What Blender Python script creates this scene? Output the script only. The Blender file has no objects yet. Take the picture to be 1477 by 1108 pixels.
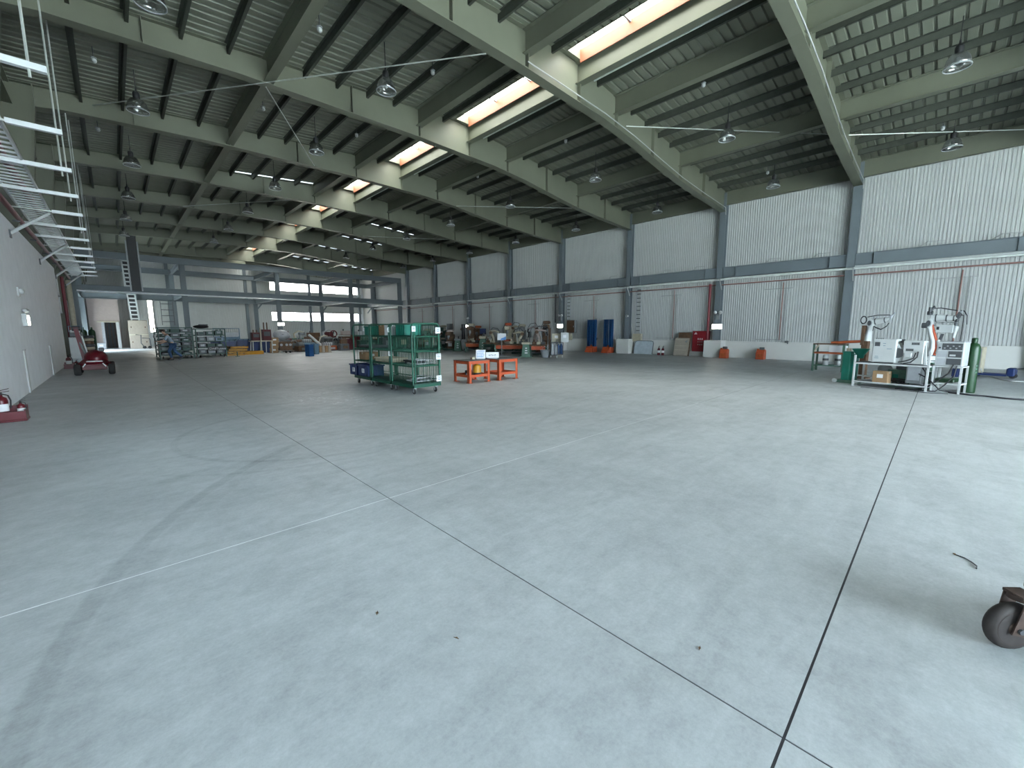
import bpy, math, random
from mathutils import Vector, Matrix
random.seed(7)
S = bpy.context.scene
C = S.collection
PI = math.pi

# ---------------------------------------------------------------- camera, world, sun, exposure
def make_camera():
    cd = bpy.data.cameras.new('camera')
    cd.sensor_fit = 'HORIZONTAL'
    cd.sensor_width = 36.0
    cd.lens = 36.0 * 592.19 / 1477.0
    cd.clip_start = 0.05
    cd.clip_end = 400
    o = bpy.data.objects.new('camera', cd)
    C.objects.link(o)
    yaw, pitch, roll = 0.7658066, 0.1322393, -0.0031446
    f = Vector((math.sin(yaw) * math.cos(pitch), math.cos(yaw) * math.cos(pitch), -math.sin(pitch)))
    r0 = Vector((math.cos(yaw), -math.sin(yaw), 0))
    u0 = r0.cross(f)
    r = r0 * math.cos(roll) + u0 * math.sin(roll)
    u = u0 * math.cos(roll) - r0 * math.sin(roll)
    m = Matrix((r, u, -f)).transposed().to_4x4()
    m.translation = (0, 0, 1.6)
    o.matrix_world = m
    S.camera = o
make_camera()

w = bpy.data.worlds.new('overcast_sky')
S.world = w
w.use_nodes = True
bg = w.node_tree.nodes['Background']
# overcast sky: three times brighter overhead than at the horizon, evenly graded
def overcast():
    nt = w.node_tree
    tc = nt.nodes.new('ShaderNodeTexCoord')
    sp = nt.nodes.new('ShaderNodeSeparateXYZ')
    mr = nt.nodes.new('ShaderNodeMapRange')
    nt.links.new(tc.outputs['Generated'], sp.inputs[0])
    nt.links.new(sp.outputs[2], mr.inputs[0])
    mr.inputs[1].default_value, mr.inputs[2].default_value = 0.0, 1.0
    mr.inputs[3].default_value, mr.inputs[4].default_value = 10.0, 30.0
    nt.links.new(mr.outputs[0], bg.inputs[1])
    bg.inputs[0].default_value = (0.74, 0.885, 1.0, 1)
overcast()

def portal(name, loc, rot, sx, sy):
    d = bpy.data.lights.new(name, 'AREA')
    d.shape = 'RECTANGLE'
    d.size, d.size_y = sx, sy
    d.cycles.is_portal = True
    o = bpy.data.objects.new(name, d)
    C.objects.link(o)
    o.location = loc
    o.rotation_euler = rot
FRONT = -13.84
DOOR = (-2.5, 13.0, 6.4)            # x0, x1, height of the open gateway behind the camera
ADDED_GATE = (-13.0, -9.5, 4.3)           # y0, y1, height of an unseen side gateway, added for more daylight
portal('added_gateway_daylight', (-1.80, (ADDED_GATE[0] + ADDED_GATE[1]) / 2, ADDED_GATE[2] / 2), (PI / 2, 0, -PI / 2), ADDED_GATE[1] - ADDED_GATE[0], ADDED_GATE[2])
ADDED_BACK_GATE = (44.3, 49.0, 2.3)            # side gateway added in the left wall to brighten the last bay
portal('added_back_gateway_daylight', (-2.66, (ADDED_BACK_GATE[0] + ADDED_BACK_GATE[1]) / 2, ADDED_BACK_GATE[2] / 2), (PI / 2, 0, -PI / 2), ADDED_BACK_GATE[1] - ADDED_BACK_GATE[0], ADDED_BACK_GATE[2])
ADDED_WIN = (-1.5, 8.6, 1.9, 3.9)          # y0, y1, z0, z1 of an unseen window band, added to brighten the near floor
portal('added_window_daylight', (-1.80, (ADDED_WIN[0] + ADDED_WIN[1]) / 2, (ADDED_WIN[2] + ADDED_WIN[3]) / 2), (PI / 2, 0, -PI / 2), ADDED_WIN[1] - ADDED_WIN[0], ADDED_WIN[3] - ADDED_WIN[2])
portal('gateway_daylight', ((DOOR[0] + DOOR[1]) / 2, FRONT + 0.02, DOOR[2] / 2), (-PI / 2, 0, 0), DOOR[1] - DOOR[0], DOOR[2])

vs = S.view_settings
vs.view_transform = 'Standard'
vs.look = 'None'
vs.gamma = 1.0
vs.use_curve_mapping = False
vs.exposure = 1.2
S.cycles.max_bounces = 16
S.cycles.diffuse_bounces = 8
S.cycles.glossy_bounces = 4
S.cycles.transmission_bounces = 6
S.cycles.transparent_max_bounces = 12
S.cycles.sample_clamp_indirect = 8.0
S.cycles.use_denoising = True

# ---------------------------------------------------------------- materials
def nodes_of(m):
    m.use_nodes = True
    nt = m.node_tree
    return nt, nt.nodes, nt.links

def mat(name, col, rough=0.55, metal=0.0, var=0.10, scale=6.0, bump=0.0, spec=0.4):
    m = bpy.data.materials.new(name)
    nt, N, L = nodes_of(m)
    b = N['Principled BSDF']
    b.inputs['Roughness'].default_value = rough
    b.inputs['Metallic'].default_value = metal
    b.inputs['Specular IOR Level'].default_value = spec
    tc = N.new('ShaderNodeTexCoord')
    nz = N.new('ShaderNodeTexNoise')
    nz.inputs['Scale'].default_value = scale
    nz.inputs['Detail'].default_value = 4
    L.new(tc.outputs['Object'], nz.inputs['Vector'])
    cr = N.new('ShaderNodeValToRGB')
    e = cr.color_ramp.elements
    e[0].position, e[1].position = 0.3, 0.7
    e[0].color = tuple(c * (1 - var) for c in col) + (1,)
    e[1].color = tuple(min(1, c * (1 + var)) for c in col) + (1,)
    L.new(nz.outputs['Fac'], cr.inputs['Fac'])
    L.new(cr.outputs['Color'], b.inputs['Base Color'])
    if bump:
        bp = N.new('ShaderNodeBump')
        bp.inputs['Strength'].default_value = bump
        bp.inputs['Distance'].default_value = 0.01
        L.new(nz.outputs['Fac'], bp.inputs['Height'])
        L.new(bp.outputs['Normal'], b.inputs['Normal'])
    return m

def emit(name, col, strength):
    m = bpy.data.materials.new(name)
    nt, N, L = nodes_of(m)
    b = N['Principled BSDF']
    b.inputs['Base Color'].default_value = (0.8, 0.8, 0.8, 1)
    b.inputs['Emission Color'].default_value = tuple(col) + (1,)
    b.inputs['Emission Strength'].default_value = strength
    return m

def clear(name, tint, gloss=0.08, translucent=0.0):
    m = bpy.data.materials.new(name)
    nt, N, L = nodes_of(m)
    out = N['Material Output']
    N.remove(N['Principled BSDF'])
    t = N.new('ShaderNodeBsdfTransparent')
    t.inputs[0].default_value = tuple(tint) + (1,)
    g = N.new('ShaderNodeBsdfGlossy')
    g.inputs['Roughness'].default_value = 0.08
    mx = N.new('ShaderNodeMixShader')
    mx.inputs[0].default_value = gloss
    L.new(t.outputs[0], mx.inputs[1])
    L.new(g.outputs[0], mx.inputs[2])
    last = mx
    if translucent:
        tr = N.new('ShaderNodeBsdfTranslucent')
        tr.inputs[0].default_value = (0.5, 0.5, 0.48, 1)
        m2 = N.new('ShaderNodeMixShader')
        m2.inputs[0].default_value = translucent
        L.new(mx.outputs[0], m2.inputs[1])
        L.new(tr.outputs[0], m2.inputs[2])
        last = m2
    L.new(last.outputs[0], out.inputs['Surface'])
    return m

def floor_material():
    m = bpy.data.materials.new('power_floated_concrete')
    nt, N, L = nodes_of(m)
    b = N['Principled BSDF']
    geo = N.new('ShaderNodeNewGeometry')
    P = geo.outputs['Position']
    def noise(scale, detail=6, rough=0.6, vec=None, dist=0.0):
        n = N.new('ShaderNodeTexNoise')
        n.inputs['Scale'].default_value = scale
        n.inputs['Detail'].default_value = detail
        n.inputs['Roughness'].default_value = rough
        n.inputs['Distortion'].default_value = dist
        L.new(vec if vec is not None else P, n.inputs['Vector'])
        return n.outputs['Fac']
    def math_(op, a, b_=None, clamp=False):
        n = N.new('ShaderNodeMath')
        n.operation = op
        n.use_clamp = clamp
        for i, v in enumerate((a, b_)):
            if v is None: continue
            if isinstance(v, (int, float)): n.inputs[i].default_value = v
            else: L.new(v, n.inputs[i])
        return n.outputs[0]
    def rng(v, a, b_, c, d):
        n = N.new('ShaderNodeMapRange')
        L.new(v, n.inputs[0])
        for i, x in enumerate((a, b_, c, d)): n.inputs[1 + i].default_value = x
        return n.outputs[0]
    big = rng(noise(0.22, 4), 0.3, 0.7, -0.035, 0.035)
    mid = rng(noise(1.1, 7, 0.68, dist=0.6), 0.32, 0.72, -0.045, 0.04)
    fine = rng(noise(7.0, 9, 0.78), 0.36, 0.66, -0.045, 0.04)
    grit = rng(noise(45.0, 4, 0.8), 0.3, 0.7, -0.035, 0.035)
    spots = rng(noise(3.1, 9, 0.8, dist=0.3), 0.66, 0.72, 0.0, -0.09)
    flakes = rng(noise(2.3, 10, 0.82, dist=0.5), 0.67, 0.73, 0.0, 0.10)
    # trowelled streaks
    mp = N.new('ShaderNodeMapping')
    mp.inputs['Scale'].default_value = (0.5, 3.2, 1)
    mp.inputs['Rotation'].default_value = (0, 0, 0.7)
    L.new(P, mp.inputs['Vector'])
    streak = rng(noise(1.4, 6, 0.7, mp.outputs[0], 0.8), 0.4, 0.75, 0.0, -0.06)
    v = math_('ADD', 0.43, big)
    for x in (mid, fine, grit, streak, spots, flakes): v = math_('ADD', v, x)
    # dark blotches
    blot = rng(noise(0.75, 5, 0.55, dist=1.2), 0.60, 0.72, 0.0, -0.055)
    v = math_('ADD', v, blot)
    # worn tyre tracks: arcs with their own shape on the slab
    sep = N.new('ShaderNodeSeparateXYZ')
    L.new(P, sep.inputs[0])
    brk = rng(noise(2.2, 5, 0.7), 0.3, 0.6, 0.55, 1.0)
    def arc(cx, cy, R, wid, dark, x0, x1):
        nonlocal v
        dx = math_('SUBTRACT', sep.outputs[0], cx)
        dy = math_('SUBTRACT', sep.outputs[1], cy)
        d = math_('SQRT', math_('ADD', math_('MULTIPLY', dx, dx), math_('MULTIPLY', dy, dy)))
        e = math_('ABSOLUTE', math_('SUBTRACT', d, R))
        k = rng(e, wid * 0.6, wid, dark, 0.0)
        lim = math_('MULTIPLY', rng(sep.outputs[0], x0, x0 + 0.4, 0.0, 1.0), rng(sep.outputs[0], x1 - 0.8, x1, 1.0, 0.0))
        k = math_('MULTIPLY', math_('MULTIPLY', k, lim), brk)
        v = math_('SUBTRACT', v, k)
    arc(4.97, 1.86, 5.39 + 0.03, 0.07, 0.075, -1.2, 2.2)
    arc(4.97, 1.86, 5.39 - 0.12, 0.10, 0.035, -1.2, 2.4)
    arc(2.37, 7.16, 1.92, 0.05, 0.06, 0.2, 2.9)
    arc(2.07, 7.45, 2.42, 0.04, 0.04, 0.0, 3.6)
    arc(9.0, -3.0, 8.6, 0.05, 0.035, 4.2, 12.0)
    # thin pale streaks left of the roll cages
    dx = math_('SUBTRACT', sep.outputs[0], 3.6)
    dy = math_('MULTIPLY', math_('SUBTRACT', sep.outputs[1], 10.2), 0.6)
    dd = math_('SQRT', math_('ADD', math_('MULTIPLY', dx, dx), math_('MULTIPLY', dy, dy)))
    ridge = rng(math_('ABSOLUTE', math_('SUBTRACT', noise(1.6, 5, 0.6, dist=1.5), 0.5)), 0.0, 0.022, 0.26, 0.0)
    v = math_('ADD', v, math_('MULTIPLY', math_('MULTIPLY', ridge, rng(dd, 0.7, 1.4, 1.0, 0.0)), rng(noise(4.0, 4), 0.42, 0.55, 0.0, 1.0)))
    comb = N.new('ShaderNodeCombineColor')
    L.new(math_('MULTIPLY', v, 0.93), comb.inputs[0])
    L.new(math_('MULTIPLY', v, 0.985), comb.inputs[1])
    L.new(math_('MULTIPLY', v, 1.0), comb.inputs[2])
    L.new(comb.outputs[0], b.inputs['Base Color'])
    rg = rng(noise(0.9, 6, 0.65), 0.3, 0.7, 0.36, 0.60)
    L.new(rg, b.inputs['Roughness'])
    b.inputs['Specular IOR Level'].default_value = 0.35
    bp = N.new('ShaderNodeBump')
    bp.inputs['Strength'].default_value = 0.12
    bp.inputs['Distance'].default_value = 0.004
    L.new(noise(30.0, 6, 0.7), bp.inputs['Height'])
    L.new(bp.outputs['Normal'], b.inputs['Normal'])
    return m

M = dict(
    floor=floor_material(),
    sealant=mat('pale_joint_sealant', (0.70, 0.72, 0.72), 0.8, var=0.05),
    joint=mat('dark_joint', (0.05, 0.05, 0.055), 0.9),
    ground=mat('yard_concrete', (0.58, 0.57, 0.50), 0.9, scale=0.5),
    deck=mat('galvanised_roof_deck', (0.18, 0.19, 0.148), 0.5, 0.1, var=0.06, scale=1.5),
    rafter=mat('grey_green_steel_paint', (0.135, 0.142, 0.104), 0.5, var=0.06, scale=1.2),
    steel=mat('daylight_tinted_steel_paint', (0.135, 0.16, 0.175), 0.5, var=0.06, scale=1.2),  # same steel paint, with bluish daylight mixed into the colour
    purlin=mat('dark_purlin_paint', (0.05, 0.056, 0.044), 0.6, var=0.1),
    curb=mat('orange_kerb', (0.22, 0.075, 0.035), 0.6, var=0.08),  # plain orange, on the right-hand kerb panels only
    cladding=mat('white_ribbed_cladding', (0.455, 0.468, 0.455), 0.45, var=0.03, scale=0.8),
    wallwhite=mat('white_painted_block', (0.80, 0.825, 0.85), 0.75, var=0.04, scale=3, bump=0.15),
    dado=mat('white_plaster', (0.5580, 0.5580, 0.5265), 0.7, var=0.04, scale=1.0),
    galv=mat('galvanised_strut', (0.6480, 0.6750, 0.6840), 0.35, 0.2, var=0.06),
    rod=mat('threaded_rod', (0.55, 0.58, 0.55), 0.4, 0.5),
    redpipe=mat('red_sprinkler_pipe', (0.1360, 0.0096, 0.0160), 0.4),
    pipe=mat('copper_red_pipe', (0.240, 0.120, 0.100), 0.5),
    pipegrey=mat('grey_conduit', (0.36, 0.37, 0.36), 0.5),
    pipelight=mat('pale_conduit', (0.66, 0.70, 0.66), 0.45),
    black=mat('black_plastic', (0.018, 0.018, 0.02), 0.5),
    darkgrey=mat('dark_grey_metal', (0.07, 0.075, 0.08), 0.5, 0.2),
    grey=mat('mid_grey_metal', (0.190, 0.205, 0.210), 0.45, 0.2),
    lgrey=mat('light_grey_enamel', (0.3400, 0.3570, 0.3740), 0.4),
    white=mat('white_enamel', (0.4500, 0.4680, 0.4635), 0.4, var=0.03),
    cream=mat('cream_enamel', (0.420, 0.380, 0.280), 0.5),
    pink=mat('pale_pink_panel', (0.3750, 0.3075, 0.2850), 0.7, var=0.04),
    green=mat('green_cage_paint', (0.0048, 0.0680, 0.0400), 0.45, var=0.12),
    dgreen=mat('dark_green_paint', (0.012, 0.050, 0.036), 0.5, var=0.15),
    mgreen=mat('machine_green', (0.0720, 0.1440, 0.1040), 0.5, var=0.15),
    teal=mat('teal_plastic', (0.006, 0.150, 0.105), 0.45),
    cylgreen=mat('gas_bottle_green', (0.0056, 0.0350, 0.0098), 0.4, var=0.2),
    blue=mat('blue_plastic', (0.0064, 0.0200, 0.0880), 0.45),
    brightblue=mat('bright_blue_paint', (0.0096, 0.0560, 0.1600), 0.45),
    frameblue=mat('pale_blue_paint', (0.100, 0.170, 0.230), 0.5),
    orange=mat('orange_stand_paint', (0.4080, 0.0723, 0.0255), 0.5, var=0.12),
    deeporange=mat('rusty_orange_paint', (0.320, 0.070, 0.020), 0.6, var=0.2),
    yellow=mat('yellow_paint', (0.420, 0.200, 0.010), 0.5),
    red=mat('red_enamel', (0.085, 0.003, 0.008), 0.35),
    fireRed=mat('fire_cabinet_red', (0.200, 0.008, 0.014), 0.4),
    maroon=mat('dark_red_paint', (0.070, 0.008, 0.010), 0.5),
    rust=mat('rusty_brown_steel', (0.100, 0.055, 0.030), 0.7, var=0.3),
    card=mat('corrugated_cardboard', (0.270, 0.170, 0.090), 0.85, var=0.08),
    wood=mat('raw_plywood', (0.3000, 0.2625, 0.2175), 0.8, var=0.06),
    board=mat('grey_whiteboard', (0.420, 0.480, 0.520), 0.5),
    paper=mat('white_paper', (0.6480, 0.6570, 0.6660), 0.8, var=0.02),
    ink=mat('dark_ink', (0.06, 0.08, 0.12), 0.8),
    inkblue=mat('blue_ink', (0.10, 0.25, 0.55), 0.8),
    rubber=mat('black_rubber', (0.02, 0.02, 0.02), 0.8),
    castergrey=mat('grey_rubber_tread', (0.028, 0.022, 0.02), 0.7, var=0.25, scale=30),
    rustbrown=mat('rusted_caster_steel', (0.055, 0.034, 0.026), 0.65, 0.2, var=0.35, scale=25),
    glass=clear('window_glass', (1.0, 0.91, 0.86)),
    addedglass=clear('added_window_glass', (0.33, 0.345, 0.35)),  # dimmed glass of the added left window band
    skylight=clear('frosted_skylight', (0.84, 0.775, 0.71), 0.04, 0.1),
    sheet=clear('added_translucent_roof_sheet', (0.05, 0.05, 0.047), 0.03, 0.10),
    acrylic=clear('clear_acrylic_shade', (0.86, 0.88, 0.88), 0.25, 0.3),
    lampon=emit('lit_lamp_panel', (1.0, 0.97, 0.85), 6.0),
    skin=mat('skin', (0.45, 0.28, 0.2), 0.6),
    denim=mat('blue_denim', (0.030, 0.070, 0.150), 0.85),
    shirt=mat('grey_blue_shirt', (0.22, 0.27, 0.33), 0.85),
    hair=mat('dark_hair', (0.05, 0.03, 0.02), 0.7),
    leaf=mat('dry_leaf', (0.16, 0.10, 0.05), 0.8, var=0.3),
    hose=mat('black_hose', (0.03, 0.03, 0.035), 0.6),
    brass=mat('brass_valve', (0.5, 0.36, 0.14), 0.4, 0.7),
    bluesheet=mat('blue_grey_sheeting', (0.22, 0.28, 0.36), 0.6),
)

# ---------------------------------------------------------------- mesh builder
class MB:
    def __init__(s):
        s.v, s.f, s.sm = [], [], []
    def add(s, vs, fs, smooth=False):
        n = len(s.v)
        s.v += [tuple(x) for x in vs]
        s.f += [tuple(i + n for i in f) for f in fs]
        s.sm += [smooth] * len(fs)
        return s
    def box(s, x0, x1, y0, y1, z0, z1):
        vs = [(x, y, z) for z in (z0, z1) for y in (y0, y1) for x in (x0, x1)]
        return s.add(vs, [(0, 2, 3, 1), (4, 5, 7, 6), (0, 1, 5, 4), (2, 6, 7, 3), (0, 4, 6, 2), (1, 3, 7, 5)])
    def cbox(s, c, d, rz=0.0, rx=0.0, ry=0.0, bev=0.0):
        R = Matrix.Rotation(rz, 3, 'Z') @ Matrix.Rotation(ry, 3, 'Y') @ Matrix.Rotation(rx, 3, 'X')
        hx, hy, hz = (q / 2 for q in d)
        c = Vector(c)
        if bev:
            b = min(bev, hx * .9, hy * .9, hz * .9)
            pts = []
            for z, ins in ((-hz, b), (-hz + b, 0), (hz - b, 0), (hz, b)):
                a, e = hx - ins, hy - ins
                k = b if not ins else b * 0.6
                pts.append([(a - k, -e), (a, -e + k), (a, e - k), (a - k, e), (-a + k, e), (-a, e - k), (-a, -e + k), (-a + k, -e)])
            vs = []
            for (z, _), ring in zip(((-hz, 0), (-hz + b, 0), (hz - b, 0), (hz, 0)), pts):
                vs += [c + R @ Vector((x, y, z)) for x, y in ring]
            fs = [tuple(range(7, -1, -1)), tuple(range(24, 32))]
            for r in range(3):
                for i in range(8):
                    j = (i + 1) % 8
                    fs.append((r * 8 + i, r * 8 + j, r * 8 + 8 + j, r * 8 + 8 + i))
            return s.add(vs, fs)
        vs = [c + R @ Vector((x, y, z)) for z in (-hz, hz) for y in (-hy, hy) for x in (-hx, hx)]
        return s.add(vs, [(0, 2, 3, 1), (4, 5, 7, 6), (0, 1, 5, 4), (2, 6, 7, 3), (0, 4, 6, 2), (1, 3, 7, 5)])
    def cyl(s, p0, p1, r, n=12, r2=None, cap=True):
        p0, p1 = Vector(p0), Vector(p1)
        r2 = r if r2 is None else r2
        d = (p1 - p0).normalized()
        a = d.orthogonal().normalized()
        b = d.cross(a)
        vs = []
        for p, q in ((p0, r), (p1, r2)):
            vs += [p + (a * math.cos(2 * PI * i / n) + b * math.sin(2 * PI * i / n)) * q for i in range(n)]
        s.add(vs, [(i, (i + 1) % n, n + (i + 1) % n, n + i) for i in range(n)], n > 6)
        if cap:
            s.add(vs, [tuple(range(n - 1, -1, -1)), tuple(range(n, 2 * n))])
        return s
    def bar(s, p0, p1, wdt, hgt=None):
        """rectangular bar between two points"""
        hgt = wdt if hgt is None else hgt
        p0, p1 = Vector(p0), Vector(p1)
        d = (p1 - p0).normalized()
        up = Vector((0, 0, 1)) if abs(d.z) < 0.95 else Vector((0, 1, 0))
        a = d.cross(up).normalized()
        b = a.cross(d)
        vs = []
        for p in (p0, p1):
            for q, e in ((-1, -1), (1, -1), (1, 1), (-1, 1)):
                vs.append(p + a * (q * wdt / 2) + b * (e * hgt / 2))
        return s.add(vs, [(0, 3, 2, 1), (4, 5, 6, 7), (0, 1, 5, 4), (1, 2, 6, 5), (2, 3, 7, 6), (3, 0, 4, 7)])
    def tube(s, pts, r, n=8, cap=True):
        pts = [Vector(p) for p in pts]
        rings = []
        prev = None
        for i, p in enumerate(pts):
            d = (pts[min(i + 1, len(pts) - 1)] - pts[max(i - 1, 0)]).normalized()
            if prev is None:
                a = d.orthogonal().normalized()
            else:
                a = (prev - d * prev.dot(d)).normalized()
            prev = a
            b = d.cross(a)
            rr = r[i] if isinstance(r, (list, tuple)) else r
            rings.append([p + (a * math.cos(2 * PI * k / n) + b * math.sin(2 * PI * k / n)) * rr for k in range(n)])
        vs = [q for ring in rings for q in ring]
        fs = []
        for i in range(len(pts) - 1):
            for k in range(n):
                fs.append((i * n + k, i * n + (k + 1) % n, (i + 1) * n + (k + 1) % n, (i + 1) * n + k))
        s.add(vs, fs, True)
        if cap:
            m = len(vs) - n
            s.add(vs, [tuple(range(n - 1, -1, -1)), tuple(range(m, m + n))])
        return s
    def lathe(s, prof, n=16, o=(0, 0, 0), R=None):
        o = Vector(o)
        vs = []
        for r, z in prof:
            for i in range(n):
                p = Vector((r * math.cos(2 * PI * i / n), r * math.sin(2 * PI * i / n), z))
                vs.append(o + (R @ p if R else p))
        fs = []
        for j in range(len(prof) - 1):
            for i in range(n):
                fs.append((j * n + i, j * n + (i + 1) % n, (j + 1) * n + (i + 1) % n, (j + 1) * n + i))
        return s.add(vs, fs, True)
    def prism(s, poly, axis, a, b):
        """2D polygon extruded along axis ('x','y','z') from a to b"""
        def P(u, v, t):
            return {'x': (t, u, v), 'y': (u, t, v), 'z': (u, v, t)}[axis]
        n = len(poly)
        vs = [P(u, v, a) for u, v in poly] + [P(u, v, b) for u, v in poly]
        fs = [tuple(range(n - 1, -1, -1)), tuple(range(n, 2 * n))]
        fs += [(i, (i + 1) % n, n + (i + 1) % n, n + i) for i in range(n)]
        return s.add(vs, fs)
    def ball(s, c, r, n=12, m=8, sc=(1, 1, 1)):
        c = Vector(c)
        vs = []
        for j in range(m + 1):
            t = PI * j / m
            for i in range(n):
                p = 2 * PI * i / n
                vs.append((c.x + r * sc[0] * math.sin(t) * math.cos(p), c.y + r * sc[1] * math.sin(t) * math.sin(p), c.z + r * sc[2] * math.cos(t)))
        fs = [(j * n + i, (j + 1) * n + i, (j + 1) * n + (i + 1) % n, j * n + (i + 1) % n) for j in range(m) for i in range(n)]
        return s.add(vs, fs, True)
    def mesh(s, name, m):
        me = bpy.data.meshes.new(name)
        me.from_pydata(s.v, [], s.f)
        me.polygons.foreach_set('use_smooth', s.sm)
        me.materials.append(M[m] if isinstance(m, str) else m)
        me.validate()
        me.update()
        return me
    def build(s, name, m, parent=None, loc=None, rz=None):
        o = bpy.data.objects.new(name, s.mesh(name, m))
        C.objects.link(o)
        if parent is not None: o.parent = parent
        if loc is not None: o.location = loc
        if rz is not None: o.rotation_euler = (0, 0, rz)
        return o

def link(name, me, parent=None, loc=(0, 0, 0), rot=(0, 0, 0), scale=None):
    o = bpy.data.objects.new(name, me)
    C.objects.link(o)
    o.parent = parent
    o.location = loc
    o.rotation_euler = rot
    if scale: o.scale = scale
    return o

def thing(name, label, cat, loc=(0, 0, 0), rz=0.0, group=None):
    o = bpy.data.objects.new(name, None)
    o.empty_display_size = 0.1
    C.objects.link(o)
    o.location = (loc[0], loc[1], loc[2] if len(loc) > 2 else 0.0)
    o.rotation_euler = (0, 0, rz)
    o['label'] = label
    o['category'] = cat
    if group: o['group'] = group
    return o

def tag(o, label, cat, group=None):
    o['label'] = label
    o['category'] = cat
    if group: o['group'] = group
    return o

def struct(name):
    o = bpy.data.objects.new(name, None)
    o.empty_display_size = 0.1
    C.objects.link(o)
    o['kind'] = 'structure'
    return o

def smesh(name, mb, m):
    o = mb.build(name, m)
    o['kind'] = 'structure'
    return o

def copy_thing(o, parent=None):
    c = o.copy()
    C.objects.link(c)
    if parent is not None: c.parent = parent
    for ch in list(o.children):
        copy_thing(ch, c)
    return c

# ================================================================ SETTING
RX, LX, BACK = 24.95, -1.735, 55.3
FY = [3.2 + 5.68 * k for k in range(-3, 8)] + [51.5, BACK]
RIDGE = 11.05
SKY0, SKY1 = 10.75, 11.36
def zt(x): return 10.05 - 0.0755 * abs(x - RIDGE)

# ---- floor: cast slabs with recessed saw-cut joints, one joint filled pale
fl = smesh('floor', MB().box(-2.9, 25.3, FRONT - 0.2, BACK + 0.2, -0.2, -0.003), 'joint')
xs = [-2.9, 1.752, 25.3]
ys = [FRONT - 0.2, 0.284, 3.53, BACK + 0.2]
for i in range(2):
    for j in range(3):
        gx0 = 0.0045 if i else 0
        gx1 = 0.0045 if i == 0 else 0
        gy0 = 0.0055 if j else 0
        gy1 = 0.0055 if j < 2 else 0
        MB().box(xs[i] + gx0, xs[i + 1] - gx1, ys[j] + gy0, ys[j + 1] - gy1, -0.003, 0).build('slab', 'floor', fl)
MB().box(-2.9, 1.746, 3.524, 3.536, -0.0028, -0.0005).box(1.758, 9.0, 3.525, 3.535, -0.0028, -0.0005).build('joint_filler', 'sealant', fl)
MB().box(-2.0, 3.9, 45.0, 49.0, 0.0, 0.004).build('sunlit_strip', 'paper', fl)  # pale strip laid on the slab in place of a sunlit patch
gr = smesh('ground', MB().box(-60, 90, -70, FRONT - 0.2, -0.12, -0.03).box(-60, 90, BACK + 0.2, 120, -0.12, -0.03)
           .box(-60, -2.9, FRONT - 0.2, BACK + 0.2, -0.12, -0.03).box(25.3, 90, FRONT - 0.2, BACK + 0.2, -0.12, -0.03), 'ground')

# ---- roof
ceil = struct('ceiling')
PITCH = 0.284
def deck_mesh(x0, x1, i0=0, i1=4):
    mb = MB()
    prof = []
    for i in range(i0, i1):
        y = i * PITCH
        prof += [(y, 0.0), (y + 0.195, 0.0), (y + 0.212, 0.055), (y + 0.262, 0.055)]
    prof.append((i1 * PITCH, 0.0))
    vs = [(x, y, z + zt(x)) for x in (x0, x1) for y, z in prof]
    n = len(prof)
    return mb.add(vs, [(i, i + 1, n + i + 1, n + i) for i in range(n - 1)])
dl = deck_mesh(-2.75, SKY0).mesh('roof_sheet', 'deck')
dr = deck_mesh(SKY1, 25.1).mesh('roof_sheet', 'deck')
# translucent sheets added just before some rafters, to light the far bays: sheet index -> x range
LIT = {34: (5.1, 9.0), 39: (13.8, 18.8), 44: (13.8, 18.8), 49: (13.8, 18.8), 56: (13.8, 24.3)}
for i in range(61):
    y = FRONT + i * 4 * PITCH
    if i in LIT:
        x0, x1 = LIT[i]
        if x0 < SKY0:
            parts = [(-2.75, x0, 'deck'), (x0, x1, 'sheet'), (x1, SKY0, 'deck')]
            link('roof_sheet', dr, ceil, (0, y, 0))
        else:
            parts = [(SKY1, x0, 'deck'), (x0, x1, 'sheet'), (x1, 25.1, 'deck')]
            link('roof_sheet', dl, ceil, (0, y, 0))
        for a_, b_, m_ in parts:
            if m_ == 'deck':
                deck_mesh(a_, b_).build('roof_sheet', 'deck', ceil, (0, y, 0))
            else:
                deck_mesh(a_, b_, 0, 3).build('roof_sheet', 'deck', ceil, (0, y, 0))
                deck_mesh(a_, b_, 3, 4).build('added_translucent_sheet', 'sheet', ceil, (0, y, 0))
        zc_ = (zt(x0) + zt(x1)) / 2
        tilt = math.atan2(zt(x1) - zt(x0), x1 - x0)
        portal('roof_sheet_daylight', ((x0 + x1) / 2, y + 3.5 * PITCH, zc_ + 0.09), (0, -tilt, 0), x1 - x0, PITCH)
    else:
        link('roof_sheet', dl, ceil, (0, y, 0))
        link('roof_sheet', dr, ceil, (0, y, 0))

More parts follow.
